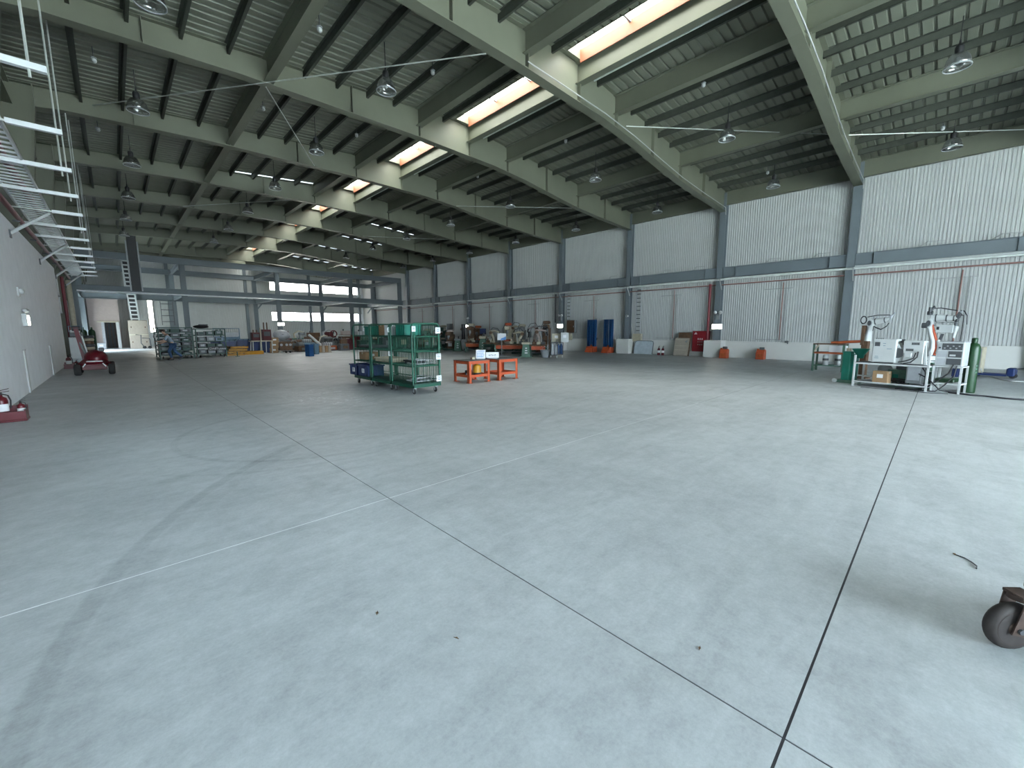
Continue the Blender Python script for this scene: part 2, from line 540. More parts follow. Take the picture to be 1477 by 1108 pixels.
BOT = [(-1.1, 8.5), (-0.5, 8.6), (3.3, 8.8), (8.7, 8.87), (12.8, 8.80), (14.8, 8.66), (17.0, 8.40), (19.0, 8.19), (21.5, 8.05), (24.6, 7.93)]
BEAMX = [4.0, 9.1, 11.5, 13.7, 19.0]
web = MB().prism([(-1.1, zt(-1.1))] + BOT + [(24.6, zt(24.6)), (RIDGE, zt(RIDGE))], 'y', -0.012, 0.012)
for x0, x1 in ((-2.6, RIDGE), (RIDGE, 24.9)):
    web.add([(x, y, zt(x) - dz) for dz in (0, 0.02) for x in (x0, x1) for y in (-0.15, 0.15)],
            [(0, 1, 3, 2), (4, 6, 7, 5), (0, 4, 5, 1), (2, 3, 7, 6), (0, 2, 6, 4), (1, 5, 7, 3)])
webm = web.mesh('rafter', 'rafter')
fb = MB()
for (xa, za), (xb, zb) in zip(BOT[:-1], BOT[1:]):
    fb.add([(x, y, z - dz) for dz in (0, 0.025) for x, z in ((xa, za), (xb, zb)) for y in (-0.16, 0.16)],
           [(0, 1, 3, 2), (4, 6, 7, 5), (0, 4, 5, 1), (2, 3, 7, 6), (0, 2, 6, 4), (1, 5, 7, 3)])
fbm = fb.mesh('bottom_flange', 'rafter')
def botz(x):
    for (xa, za), (xb, zb) in zip(BOT[:-1], BOT[1:]):
        if xa <= x <= xb: return za + (zb - za) * (x - xa) / (xb - xa)
    return 8.0
stm = {}
for x in BEAMX + [1.2, 6.5, 16.4, 21.6]:
    stm[x] = MB().box(x - 0.008, x + 0.008, -0.14, 0.14, botz(x), zt(x) - 0.02).mesh('stiffener', 'rafter')
lcol = MB().prism([(-2.6, 0.0), (-1.9, 0.0), (-1.9, 4.6), (-1.35, 6.2), (-1.1, 8.5), (-1.1, zt(-1.1)), (-2.6, zt(-2.6))], 'y', -0.012, 0.012)
lflm = MB()
for (xa, za), (xb, zb) in (((-1.9, 0), (-1.9, 4.6)), ((-1.9, 4.6), (-1.35, 6.2)), ((-1.35, 6.2), (-1.1, 8.5)), ((-1.1, 8.5), (-1.1, zt(-1.1)))):
    lflm.add([(x - dx, y, z) for dx in (0, 0.025) for x, z in ((xa, za), (xb, zb)) for y in (-0.16, 0.16)],
             [(0, 2, 3, 1), (4, 5, 7, 6), (0, 1, 5, 4), (2, 6, 7, 3), (0, 4, 6, 2), (1, 3, 7, 5)])
lcolm = lcol.mesh('tapered_column', 'rafter')
lflm = lflm.mesh('inner_flange', 'rafter')
wall_left = smesh('wall_left', MB().box(-2.0, LX, ADDED_WIN[1], 29.0, 0, 4.5).box(-2.0, LX, ADDED_GATE[1], ADDED_WIN[0], 0, 4.5).box(-2.0, LX, ADDED_WIN[0], ADDED_WIN[1], 0, ADDED_WIN[2]).box(-2.0, LX, ADDED_WIN[0], ADDED_WIN[1], ADDED_WIN[3], 4.5).box(-2.0, LX, FRONT, ADDED_GATE[0], 0, 4.5).box(-2.0, LX, ADDED_GATE[0], ADDED_GATE[1], ADDED_GATE[2], 4.5).box(-2.85, -2.7, ADDED_WIN[1] + 1, ADDED_BACK_GATE[0], 0, 9.0).box(-2.85, -2.7, ADDED_GATE[1], ADDED_WIN[0] - 1, 0, 9.0).box(-2.85, -2.7, ADDED_WIN[0] - 1, ADDED_WIN[1] + 1, 4.5, 9.0).box(-2.85, -2.7, ADDED_BACK_GATE[1], BACK, 0, 9.0).box(-2.85, -2.7, ADDED_BACK_GATE[0], ADDED_BACK_GATE[1], ADDED_BACK_GATE[2], 9.0).box(-2.85, -2.7, FRONT, ADDED_GATE[1], ADDED_GATE[2], 9.0), 'wallwhite')
MB().box(-2.7, -2.0, FRONT, 29.0, 4.40, 4.5).build('wall_capping', 'rafter', wall_left)
for y in FY:
    r = link('rafter', webm, ceil, (0, y, 0))
    link('bottom_flange', fbm, r)
    for x in stm: link('stiffener', stm[x], r)
    c = link('tapered_column', lcolm, wall_left, (0, y, 0))
    link('inner_flange', lflm, c)

def ibeam_y(L, depth, wid):
    return MB().box(-0.01, 0.01, 0, L, -depth, 0).box(-wid / 2, wid / 2, 0, L, -0.02, 0).box(-wid / 2, wid / 2, 0, L, -depth, -depth + 0.02)
purx = [-0.1, 0.9, 1.95, 3.0, 5.0, 6.0, 7.05, 8.05, 10.2, 12.55, 14.75, 15.8, 16.9, 17.95, 20.1, 21.2, 22.35, 23.5]
for a, b in zip(FY[:-1], FY[1:]):
    L = b - a - 0.03
    dims = {}
    for x in [-1.7] + BEAMX + [24.72]:
        d, wd = (0.72, 0.2) if x > 24 else (0.62, 0.26)
        if (d, wd) not in dims: dims[(d, wd)] = ibeam_y(L, d, wd).mesh('roof_beam', 'rafter')
        link('roof_beam', dims[(d, wd)], ceil, (x, a + 0.015, zt(x) - 0.025))
    pm_ = MB().box(-0.006, 0.006, 0, L, -0.2, 0).box(-0.006, 0.07, 0, L, -0.2, -0.19).box(-0.07, 0.006, 0, L, -0.012, 0).mesh('purlin', 'purlin')
    for x in purx:
        link('purlin', pm_, ceil, (x, a + 0.015, zt(x) - 0.002))
    # ridge skylight of this bay
    sk = struct('skylight')
    sk.location = (0, a + 0.2, 0)
    Lk = b - a - 0.4
    z0 = zt(SKY0)
    MB().box(SKY0 - 0.03, SKY0, 0, Lk, z0 - 0.02, z0 + 0.30).build('kerb_panel', 'rafter', sk)
    MB().box(SKY1, SKY1 + 0.03, 0, Lk, z0 - 0.12, z0 + 0.30).build('kerb_panel', 'curb', sk)
    MB().box(SKY0 - 0.03, SKY1 + 0.03, -0.25, 0, z0 - 0.02, z0 + 0.30).box(SKY0 - 0.03, SKY1 + 0.03, Lk, Lk + 0.25, z0 - 0.02, z0 + 0.30).build('end_panel', 'rafter', sk)
    MB().box(SKY0, SKY1, 0, Lk, z0 + 0.26, z0 + 0.266).build('glazing', 'skylight', sk)
    for t in (0.33, 0.67):
        MB().box(SKY0, SKY1, Lk * t - 0.03, Lk * t + 0.03, z0 + 0.19, z0 + 0.26).build('glazing_bar', 'lgrey', sk)
portal('skylight_daylight', ((SKY0 + SKY1) / 2, (FRONT + BACK) / 2, zt(SKY0) + 0.25), (0, 0, 0), SKY1 - SKY0, BACK - FRONT)
for k in range(2, 10):                                  # pale tubes standing in for a bright edge beside the ridge beams
    MB().cyl((12.2, FY[k] + 0.15, zt(12.2) - 0.24), (12.2, FY[k + 1] - 0.15, zt(12.2) - 0.24), 0.025, 6).build('ridge_bright_edge', 'pipelight', ceil)
# diagonal tie rods below the roof
for p0, p1 in (((3.7, 14.6, 8.76), (7.66, 8.9, 8.72)), ((3.94, 14.6, 8.76), (7.2, 20.2, 8.86)), ((14.46, 8.9, 9.1), (21.1, 3.2, 8.98)),
               ((21.1, 3.2, 8.98), (24.5, -2.4, 8.45)), ((3.7, 14.6, 8.76), (0.2, 20.2, 9.0)), ((15.0, 20.2, 8.7), (19.5, 14.6, 8.3)),
               ((14.5, 31.6, 8.75), (19.5, 25.9, 8.3)), ((3.5, 31.6, 8.8), (8.0, 25.9, 8.85))):
    MB().cyl(p0, p1, 0.016, 6).build('tie_rod', 'rod', ceil)
for k in (3, 4):                                       # conduit clipped along the lower flange of the nearest rafters
    pts = [(x, FY[k] - 0.2, botz(x) + 0.12) for x in (9.0, 10.5, 12.8, 14.8, 17, 19, 21.5, 24.3)] + [(24.4, FY[k] - 0.2, 7.7)]
    MB().tube(pts, 0.018, 6).build('rafter_conduit', 'pipegrey', ceil)

# ---- right wall
wall_right = smesh('wall_right', MB().box(RX + 0.02, RX + 0.2, FRONT, BACK, 0, 9.1), 'wallwhite')
prof = [(0.0, 0.0)]
for i in range(9):
    y = i / 9
    prof += [(y + 0.058, 0.0), (y + 0.070, -0.03), (y + 0.098, -0.03), (y + 1 / 9, 0.0)]
def sheet(z0, z1, axis='y'):
    n = len(prof)
    vs = [((d, y, z) if axis == 'y' else (y, d, z)) for z in (z0, z1) for y, d in prof]
    return MB().add(vs, [(i, i + 1, n + i + 1, n + i) for i in range(n - 1)])
shr = sheet(0.88, 9.05).mesh('cladding_sheet', 'cladding')
for i in range(69):
    link('cladding_sheet', shr, wall_right, (RX, FRONT + i * 1.006, 0), scale=(1, 1.003, 1))
MB().box(RX - 0.12, RX + 0.02, FRONT, BACK, 0, 0.9).build('dado', 'dado', wall_right)
hcol = MB().box(24.55, 24.572, -0.15, 0.15, 0.0, 8.9).box(24.572, 24.9, -0.009, 0.009, 0.0, 8.9).box(24.9, 24.922, -0.15, 0.15, 0.0, 8.9).mesh('wall_column', 'steel')
plinth = MB().cbox((24.52, 0, 0.475), (0.86, 0.92, 0.95), bev=0.02).mesh('column_plinth', 'dado')
colY = [y for y in FY if y not in (FY[0], BACK)]
for y in colY:
    link('wall_column', hcol, wall_right, (0, y, 0))
    if y not in (FY[1], FY[2], FY[3]) and y < 45: link('column_plinth', plinth, wall_right, (0, y, 0))
for a, b in zip(FY[:-2], FY[1:-1]):
    L = b - a - 0.3
    g = MB().box(24.68, 24.70, 0, L, 4.42, 4.96).box(24.58, 24.80, 0, L, 4.94, 4.965).box(24.58, 24.80, 0, L, 4.415, 4.44)
    wb = g.build('wall_beam', 'steel', wall_right, (0, a + 0.15, 0))
    MB().box(24.60, 24.70, L * 0.12 - 0.008, L * 0.12 + 0.008, 4.44, 4.94).box(24.60, 24.70, L * 0.88 - 0.008, L * 0.88 + 0.008, 4.44, 4.94).build('stiffener', 'steel', wb)
    # cable brackets above the beam
    for t in (0.25, 0.62):
        MB().bar((24.66, L * t, 4.96), (24.45, L * t - 0.25, 5.12), 0.03).bar((24.45, L * t - 0.25, 5.12), (24.45, L * t - 0.75, 5.1), 0.03).build('bracket', 'pipegrey', wb)
MB().cyl((24.50, FRONT + .1, 4.30), (24.50, 51.2, 4.30), 0.055, 8).build('service_pipe', 'pipelight', wall_right)
MB().cyl((24.62, FRONT + .1, 4.02), (24.62, 51.2, 4.02), 0.032, 8).build('red_pipe', 'pipe', wall_right)
MB().cyl((24.36, 3.0, 4.36), (24.36, -2.6, 4.36), 0.05, 8).build('service_pipe', 'white', wall_right)
for y in colY[2:9]:
    MB().bar((24.55, y - 0.16, 4.3), (24.2, y - 0.16, 4.3), 0.05).bar((24.55, y - 0.16, 3.75), (24.22, y - 0.16, 4.28), 0.035).build('pipe_bracket', 'pipegrey', wall_right)
# paired drop pipes with cross bars, one pair per bay
for a in FY[2:10]:
    y = a + 2.62 if a > 3 and a < 10 else a + 2.8
    if a == FY[2]: y = -0.35
    MB().cyl((24.80, y, 1.02), (24.80, y, 3.92), 0.025, 8).build('drop_pipe', 'pipe', wall_right)
    MB().cyl((24.80, y - 0.24, 0.95), (24.80, y - 0.24, 3.66), 0.022, 8).build('drop_pipe', 'pipegrey', wall_right)
    MB().bar((24.84, y - 0.45, 3.63), (24.84, y + 0.85, 3.63), 0.04).build('cross_bar', 'pipegrey', wall_right)
    MB().bar((24.84, y - 0.1, 1.03), (24.84, y + 1.1, 1.03), 0.04).build('cross_bar', 'pipegrey', wall_right)
    MB().cyl((24.78, y - 0.3, 0.93), (24.66, y - 0.42, 0.93), 0.06, 8).cyl((24.66, y - 0.42, 0.98), (24.66, y - 0.42, 0.82), 0.03, 6).build('valve', 'darkgrey', wall_right)
# dark red riser beside the second column
MB().cyl((24.62, 9.35, 0.4), (24.62, 9.35, 4.1), 0.07, 10).build('red_riser', 'redpipe', wall_right)
MB().cyl((24.62, 20.75, 2.1), (24.62, 20.75, 4.3), 0.06, 10).build('dark_riser', 'black', wall_right)
# cable ladders dropping beside the columns
for y in (FY[5] - 0.75, FY[6] - 0.7):
    q = MB().box(24.70, 24.74, -0.16, -0.13, 0, 3.2).box(24.70, 24.74, 0.13, 0.16, 0, 3.2)
    lad = q.build('drop_ladder', 'lgrey', wall_right, (0, y, 1.1))
    for i in range(12): MB().box(24.71, 24.73, -0.13, 0.13, 0.12 + i * 0.26, 0.16 + i * 0.26).build('rung', 'darkgrey', lad)
    MB().cbox((24.70, 0, -0.05), (0.22, 0.6, 0.5), bev=0.01).build('junction_box', 'cream', lad)

# ---- back wall with two window strips
WX0, WX1 = 13.7, 24.4
WZ = ((2.75, 3.72), (6.28, 7.22))
bw = MB().box(-2.8, WX0, BACK, BACK + 0.2, 0, 9.0).box(WX1, 25.1, BACK, BACK + 0.2, 0, 9.0)
for z0, z1 in ((0, WZ[0][0]), (WZ[0][1], WZ[1][0]), (WZ[1][1], 9.0)):
    bw.box(WX0, WX1, BACK, BACK + 0.2, z0, z1)
bw.prism([(-2.8, 9.0), (25.1, 9.0), (RIDGE, 10.3)], 'y', BACK, BACK + 0.2)
wall_back = smesh('wall_back', bw, 'wallwhite')
sh_full = sheet(0.0, 9.0, 'x').mesh('cladding_sheet', 'cladding')
shs = [sheet(z0, z1, 'x').mesh('cladding_sheet', 'cladding') for z0, z1 in ((0, WZ[0][0]), (WZ[0][1], WZ[1][0]), (WZ[1][1], 9.0))]
for i in range(16): link('cladding_sheet', sh_full, wall_back, (-2.7 + i * 1.025, BACK - 0.01, 0), scale=(1.02, 1, 1))
for i in range(11):
    for me in shs: link('cladding_sheet', me, wall_back, (WX0 + i * 1.0, BACK - 0.01, 0))
for n, (z0, z1) in enumerate(WZ):
    wn = struct('window_%d' % (n + 1))
    MB().box(WX0 - .05, WX1 + .05, BACK - 0.06, BACK + 0.1, z1, z1 + 0.05).box(WX0 - .05, WX1 + .05, BACK - 0.06, BACK + 0.1, z0 - 0.05, z0).build('window_frame', 'lgrey', wn)
    for i in range(9):
        x = WX0 + (WX1 - WX0) * i / 9
        MB().box(x + 0.02, x + (WX1 - WX0) / 9 - 0.02, BACK + 0.04, BACK + 0.05, z0, z1).build('pane', 'glass', wn)
        MB().box(x - 0.02, x + 0.02, BACK + 0.02, BACK + 0.08, z0, z1).build('mullion', 'lgrey', wn)
    portal('back_window_daylight', ((WX0 + WX1) / 2, BACK + 0.12, (z0 + z1) / 2), (PI / 2, 0, 0), WX1 - WX0, z1 - z0)
for x in (4.4, 11.2, 18.0, 24.3):
    MB().box(x - 0.14, x + 0.14, BACK - 0.3, BACK - 0.05, 0, 9).build('gable_column', 'steel', wall_back)
for z in (4.7, 7.5):
    MB().box(-2.6, 24.5, BACK - 0.2, BACK - 0.05, z - 0.12, z + 0.12).build('girt', 'steel', wall_back)
w3 = struct('window_3')  # unseen window, added to light the floor near the camera
for i in range(7):
    y0 = ADDED_WIN[0] + (ADDED_WIN[1] - ADDED_WIN[0]) * i / 7
    y1 = ADDED_WIN[0] + (ADDED_WIN[1] - ADDED_WIN[0]) * (i + 1) / 7
    MB().box(-1.88, -1.87, y0 + 0.03, y1 - 0.03, ADDED_WIN[2], ADDED_WIN[3]).build('pane', 'addedglass', w3)
    MB().box(-1.91, -1.84, y0 - 0.03, y0 + 0.03, ADDED_WIN[2], ADDED_WIN[3]).build('mullion', 'lgrey', w3)
# pale office front in the far left corner with its doorway
off = MB().box(-1.5, -0.55, 52.6, 52.8, 0, 5.6).box(0.2, 0.5, 52.6, 52.8, 0, 5.6).box(-0.55, 0.2, 52.6, 52.8, 2.35, 5.6).box(0.3, 0.5, 52.8, BACK - 0.1, 0, 5.6).box(-1.5, 0.5, 52.8, BACK - 0.1, 5.5, 5.6)
op = off.build('partition', 'pink', wall_back)
MB().box(-0.55, 0.2, 54.6, 54.7, 0, 2.35).build('doorway_shade', 'darkgrey', op)  # dark sheet stands in for the shade inside the doorway
for x in (-0.4, -0.15, 0.1): MB().box(x - 0.02, x + 0.02, 54.55, 54.6, 0, 2.35).build('doorway_bar', 'rust', op)
d1 = struct('door_1')
MB().box(0.22, 0.42, 52.45, 52.6, 0, 2.4).build('door_frame', 'white', d1)
MB().box(-0.75, -0.57, 52.45, 52.6, 0, 2.4).build('door_frame', 'lgrey', d1)
MB().box(-1.0, 0.42, 52.35, 52.6, 2.36, 2.44).build('door_canopy', 'cream', d1)

# ---- steel gallery frame across the far bays
gal = struct('trim_1')
GX = [-1.75, 4.4, 11.2, 18.0, 23.55]
def hsec(w_, d_, z0, z1):
    return MB().box(-w_ / 2, w_ / 2, -d_ / 2, -d_ / 2 + 0.02, z0, z1).box(-w_ / 2, w_ / 2, d_ / 2 - 0.02, d_ / 2, z0, z1).box(-0.012, 0.012, -d_ / 2, d_ / 2, z0, z1)
gc = hsec(0.34, 0.34, 0, 7.3).mesh('gallery_column', 'steel')
gp = MB().cbox((0, 0, 0.01), (0.5, 0.5, 0.02)).mesh('base_plate', 'steel')
YF, YM = 42.7, 51.2
for y in (YF, YM):
    for x in GX:
        if y == YM and x > 23: x = 24.4
        c = link('gallery_column', gc, gal, (x, y, 0))
        link('base_plate', gp, c)
def beam_x(x0, x1, y, z0, z1, wd, m='steel'):
    return MB().box(x0, x1, y - 0.01, y + 0.01, z0, z1).box(x0, x1, y - wd / 2, y + wd / 2, z1 - 0.025, z1).box(x0, x1, y - wd / 2, y + wd / 2, z0, z0 + 0.025).build('gallery_beam', m, gal)
for y, xe in ((YF, 23.55), (YM, 24.5)):
    beam_x(-1.75, xe, y - 0.18, 4.36, 4.86, 0.25)
    beam_x(-1.75, xe, y - 0.18, 6.80, 7.28, 0.25)
for x in GX:
    MB().box(x - 0.1, x + 0.1, YF, YM, 6.84, 6.87).box(x - 0.1, x + 0.1, YF, YM, 7.2, 7.23).box(x - .01, x + .01, YF, YM, 6.86, 7.22).build('gallery_beam', 'steel', gal)
    MB().box(x - 0.1, x + 0.1, YF, YM, 4.40, 4.43).box(x - 0.1, x + 0.1, YF, YM, 4.8, 4.83).box(x - .01, x + .01, YF, YM, 4.42, 4.82).build('gallery_beam', 'steel', gal)
for x in (11.2, 18.0, 23.55):
    MB().bar((x, YM - 0.2, 3.7), (x + 0.55, YM - 0.2, 4.4), 0.12).build('knee_brace', 'steel', gal)
MB().cyl((-1.6, YF - 0.5, 4.42), (18.2, YF - 0.5, 4.36), 0.05, 8).build('pale_conduit', 'galv', gal)
MB().cyl((18.2, YF - 0.5, 4.36), (23.8, YF - 0.5, 4.25), 0.05, 8).cyl((23.8, YF - 0.5, 4.25), (24.45, YF - 1.2, 4.28), 0.05, 8).build('pale_conduit', 'pipelight', gal)

# ---- front wall behind the camera with its open gateway
fw_ = MB().box(-2.8, DOOR[0], FRONT - 0.2, FRONT, 0, 9.0).box(DOOR[1], 25.15, FRONT - 0.2, FRONT, 0, 9.0).box(DOOR[0], DOOR[1], FRONT - 0.2, FRONT, DOOR[2], 9.0)
fw_.prism([(-2.8, 9.0), (25.15, 9.0), (RIDGE, 10.3)], 'y', FRONT - 0.2, FRONT)
wall_front = smesh('wall_front', fw_, 'wallwhite')

# ---- left side recess beyond the white wall
MB().box(-2.4, -2.34, 30.2, 36.5, 0, 4.4).build('blue_sheeting', 'bluesheet', wall_left)
MB().box(-2.1, -2.05, 38.5, 43.0, 1.9, 3.6).build('pale_board', 'lgrey', wall_left)
MB().cyl((-1.7, 36.6, 0), (-1.7, 36.6, 4.6), 0.13, 10).build('beige_riser', 'cream', wall_left)
MB().cyl((-1.82, 34.4, 0), (-1.82, 34.4, 4.6), 0.075, 10).build('red_riser', 'redpipe', wall_left)

# ================================================================ HIGH BAY LAMPS
def make_lamp(cordlen, label, group):
    t = thing('high_bay_lamp', label, 'lamp', group=group)
    MB().cyl((0, 0, 0.62), (0, 0, 0.62 + cordlen), 0.012, 6).build('cord', 'black', t)
    b = MB().lathe([(0.02, 0.66), (0.03, 0.54), (0.075, 0.53), (0.09, 0.48), (0.085, 0.36), (0.075, 0.32), (0.0, 0.32)], 14).build('ballast', 'black', t)
    MB().lathe([(0.09, 0.33), (0.16, 0.31), (0.22, 0.22), (0.255, 0.10), (0.27, 0.0), (0.258, 0.0), (0.245, 0.10), (0.21, 0.21), (0.15, 0.295), (0.09, 0.315)], 20).build('reflector_shade', 'acrylic', t)
    MB().lathe([(0.262, 0.012), (0.278, 0.012), (0.278, -0.012), (0.262, -0.012), (0.262, 0.012)], 20).build('rim', 'lgrey', t)
    MB().ball((0, 0, 0.17), 0.055, 10, 7, (1, 1, 1.6)).build('bulb', 'white', t)
    return t
ORD = ['first', 'second', 'third', 'fourth', 'fifth', 'sixth', 'seventh', 'eighth', 'ninth']
ROWS = [(22.65, 8.1, 'line along the right wall', 0), (16.65, 8.4, 'line right of the skylight', 0),
        (6.3, 8.4, 'line left of the skylight', 2), (1.15, 8.15, 'line nearest the left wall', 2)]
lamp0 = {}
for rx, rz_, rname, k0 in ROWS:
    for k in range(k0, 8):
        y = 0.37 + 5.68 * k
        cl = zt(rx) - rz_ - 0.62
        lab = 'clear-shaded high bay lamp, %s from the entrance, %s' % (ORD[k - k0], rname)
        if rx not in lamp0:
            t = lamp0[rx] = make_lamp(cl, lab, 'high bay lamps')
        else:
            t = copy_thing(lamp0[rx])
            t['label'] = lab
        t.location = (rx, y, rz_)

# smoke detectors hanging from the purlins
det0 = None
DET = [((4.51, 11.73, 9.45), 'over the gap left of the skylight, second bay'), ((7.83, 11.62, 9.60), 'beside the big beam left of the skylight, second bay'),
       ((7.88, 17.29, 9.60), 'left of the skylight in the third bay'), ((4.45, 17.01, 9.35), 'over the middle left roof beam, third bay'),
       ((0.30, 16.66, 8.95), 'close to the left wall in the third bay'), ((0.28, 22.05, 8.95), 'close to the left wall in the fourth bay'),
       ((14.52, 6.10, 9.55), 'right of the skylight in the first bay'), ((22.52, 0.67, 9.05), 'above the right wall nearest the entrance'),
       ((14.46, 11.73, 9.55), 'right of the skylight in the second bay'), ((22.71, 6.34, 9.10), 'above the right wall in the first full bay'),
       ((14.34, 17.43, 9.55), 'right of the skylight in the third bay')]
for pos, where in DET:
    lab = 'small white ceiling detector ' + where
    if det0 is None:
        t = det0 = thing('smoke_detector', lab, 'detector', group='roof detectors')
        MB().cyl((0, 0, 0.03), (0, 0, 0.35), 0.012, 6).build('stem', 'darkgrey', t)
        MB().ball((0, 0, 0), 0.065, 10, 7).build('head', 'white', t)
        MB().cyl((0, 0, 0.05), (0, 0, 0.07), 0.07, 10).build('collar', 'lgrey', t)
    else:
        t = copy_thing(det0)
        t['label'] = lab
    t.location = pos
    t.location.z = zt(pos[0]) - 0.36

# ================================================================ CABLE TRAY ALONG THE LEFT WALL
ct = thing('cable_tray', 'long galvanised cable tray on white cross bars hung along the left wall', 'cable tray', (0, 0, 5.0))
for x in (-1.58, -1.02):
    MB().box(x - 0.015, x + 0.015, 7.0, 38.5, 0.0, 0.09).build('side_rail', 'galv', ct)
rg = MB().box(-1.57, -1.03, -0.03, 0.03, 0.015, 0.04).mesh('rung', 'galv')
for i in range(110): link('rung', rg, ct, (0, 7.1 + i * 0.285, 0))
for k in range(13):
    y = 8.46 + 2.37 * k
    xe = -0.31 - 0.007 * k
    if k % 3 == 1:
        MB().bar((-1.70, y, -0.02), (-0.9, y, -0.02), 0.03).build('hanger_rod', 'rod', ct)
        MB().box(-0.95, xe, y - 0.04, y + 0.04, -0.06, 0.02).build('cross_bar', 'galv', ct)
    else:
        MB().box(-1.70, xe, y - 0.04, y + 0.04, -0.06, 0.02).build('cross_bar', 'galv', ct)
    if k in (0, 2, 3, 5, 6, 8, 9, 11):
        MB().cyl((-0.47, y, -0.16), (-0.47, y, zt(-0.47) - 5.0), 0.016, 6).build('drop_rod', 'rod', ct)
for y in (17.2, 23.3, 29.2, 34.8):
    MB().bar((-1.72, y, -0.85), (-1.02, y + 0.9, -0.05), 0.06).build('wall_strut', 'galv', ct)
    MB().cbox((-1.715, y, -0.87), (0.03, 0.14, 0.2)).build('wall_plate', 'darkgrey', ct)
sp = thing('sprinkler_pipe', 'dark red sprinkler pipe running above the hung cable tray', 'pipe', (0, 0, 5.5))
MB().cyl((-1.42, 6.0, 0), (-1.42, 38.0, 0), 0.075, 10).build('pipe_run', 'redpipe', sp)
for i in range(6): MB().cyl((-1.42, 9 + i * 5.0, 0), (-1.42, 9.12 + i * 5.0, 0), 0.095, 10).build('coupling', 'redpipe', sp)
sp2 = thing('sprinkler_pipe', 'thinner dark red pipe on the white wall just below the cable tray', 'pipe', (0, 0, 4.72))
MB().cyl((-1.62, 6.0, 0), (-1.62, 36.5, 0), 0.06, 10).build('pipe_run', 'redpipe', sp2)
for i in range(8): MB().box(-1.74, -1.60, 8 + i * 3.4, 8.06 + i * 3.4, -0.09, -0.05).build('pipe_clip', 'darkgrey', sp2)

# ================================================================ LEFT WALL FITTINGS
el = thing('emergency_light', 'lit cream emergency light box on the white left wall', 'wall light', (-1.735, 17.15, 1.72))
MB().cbox((0.05, 0, 0.17), (0.1, 0.34, 0.34), bev=0.015).build('housing', 'white', el)
MB().cbox((0.11, 0, 0.16), (0.02, 0.28, 0.26), bev=0.005).build('lit_panel', 'lampon', el)
for s in (-1, 1): MB().ball((0.08, s * 0.10, 0.42), 0.06, 10, 6).build('spot_head', 'white', el)
dm = thing('alarm_dome', 'small white alarm dome on the left wall above the emergency light', 'alarm', (-1.735, 17.0, 2.62))
MB().cbox((0.02, 0, 0), (0.04, 0.2, 0.24), bev=0.01).build('back_plate', 'white', dm)
MB().ball((0.06, 0, 0.02), 0.075, 12, 8).build('dome', 'white', dm)
for n, (y, zz, lab) in enumerate(((16.45, 1.10, 'white upright strip fixed low on the left wall nearer the camera'), (22.4, 1.05, 'white upright strip fixed low on the left wall beyond the first one'))):
    q = thing('wall_strip', lab, 'trunking', (-1.735, y, 0), group='white strips on the left wall')
    MB().cbox((0.015, 0, zz / 2), (0.03, 0.2, zz), bev=0.008).build('cover', 'white', q)
    MB().cbox((0.018, 0, zz + 0.012), (0.036, 0.2, 0.024)).build('end_cap', 'grey', q)
for n, (z0, z1, y, lab) in enumerate(((3.3, 4.2, 30.0, 'upper white fluorescent tube at the end of the left wall'), (2.45, 3.25, 30.0, 'lower white fluorescent tube at the end of the left wall'))):
    q = thing('tube_light', lab, 'lamp', (-1.78, y, z0), group='tubes at the left wall end')
    MB().cyl((0, 0, 0.05), (0, 0, z1 - z0 - 0.05), 0.05, 10).build('tube', 'white', q)
    for z in (0, z1 - z0 - 0.05): MB().cbox((0, 0, z + 0.025), (0.12, 0.12, 0.05)).build('end_cap', 'lgrey', q)

def extinguisher(loc, lab, s=1.0, n=1):
    t = thing('fire_extinguisher', lab, 'fire extinguisher', loc)
    MB().lathe([(0, 0), (0.085, 0), (0.09, 0.02), (0.09, 0.36), (0.075, 0.42), (0.03, 0.45), (0.03, 0.48), (0, 0.48)], 16).build('cylinder', 'red', t)
    MB().lathe([(0.091, 0.16), (0.0925, 0.165), (0.0925, 0.30), (0.091, 0.305)], 16).build('paper_label', 'paper', t)
    MB().cyl((0, 0, 0.47), (0, 0, 0.53), 0.025, 8).build('valve', 'black', t)
    MB().bar((-0.02, 0, 0.53), (0.12, 0, 0.55), 0.02, 0.012).bar((-0.02, 0, 0.56), (0.12, 0, 0.60), 0.02, 0.012).build('handle', 'black', t)
    MB().tube([(0.02, 0.02, 0.5), (0.09, 0.05, 0.46), (0.115, 0.04, 0.36), (0.105, 0.03, 0.2)], 0.012, 6).build('hose', 'black', t)
    t.scale = (s, s, s)
    return t
def ext_stand(loc, lab, rz=0):
    t = thing('extinguisher_stand', lab, 'extinguisher stand', loc, rz)
    MB().cbox((0, 0, 0.02), (0.42, 0.34, 0.04), bev=0.01).build('base', 'red', t)
    MB().box(-0.2, 0.2, 0.14, 0.16, 0.04, 0.26).box(-0.2, -0.18, -0.15, 0.15, 0.04, 0.2).box(0.18, 0.2, -0.15, 0.15, 0.04, 0.2).build('holder_panel', 'red', t)
    MB().box(-0.2, 0.2, -0.16, -0.14, 0.04, 0.18).build('front_panel', 'red', t)
    return t
ext_stand((-1.47, 11.42, 0), 'red extinguisher stand on the floor by the white wall, cut by the frame')
extinguisher((-1.55, 11.42, 0.045), 'red fire extinguisher in the stand nearest the camera at the left wall', 0.9)
extinguisher((-1.34, 11.46, 0.045), 'slimmer red extinguisher beside the large one in the near stand', 0.55)
ext_stand((-1.45, 25.7, 0), 'red extinguisher stand behind the red boom lift at the left wall')
extinguisher((-1.5, 25.7, 0.045), 'red fire extinguisher in the stand beside the far end of the white wall', 0.95)
extinguisher((-1.28, 25.72, 0.045), 'small red extinguisher on the right of the far stand', 0.55)

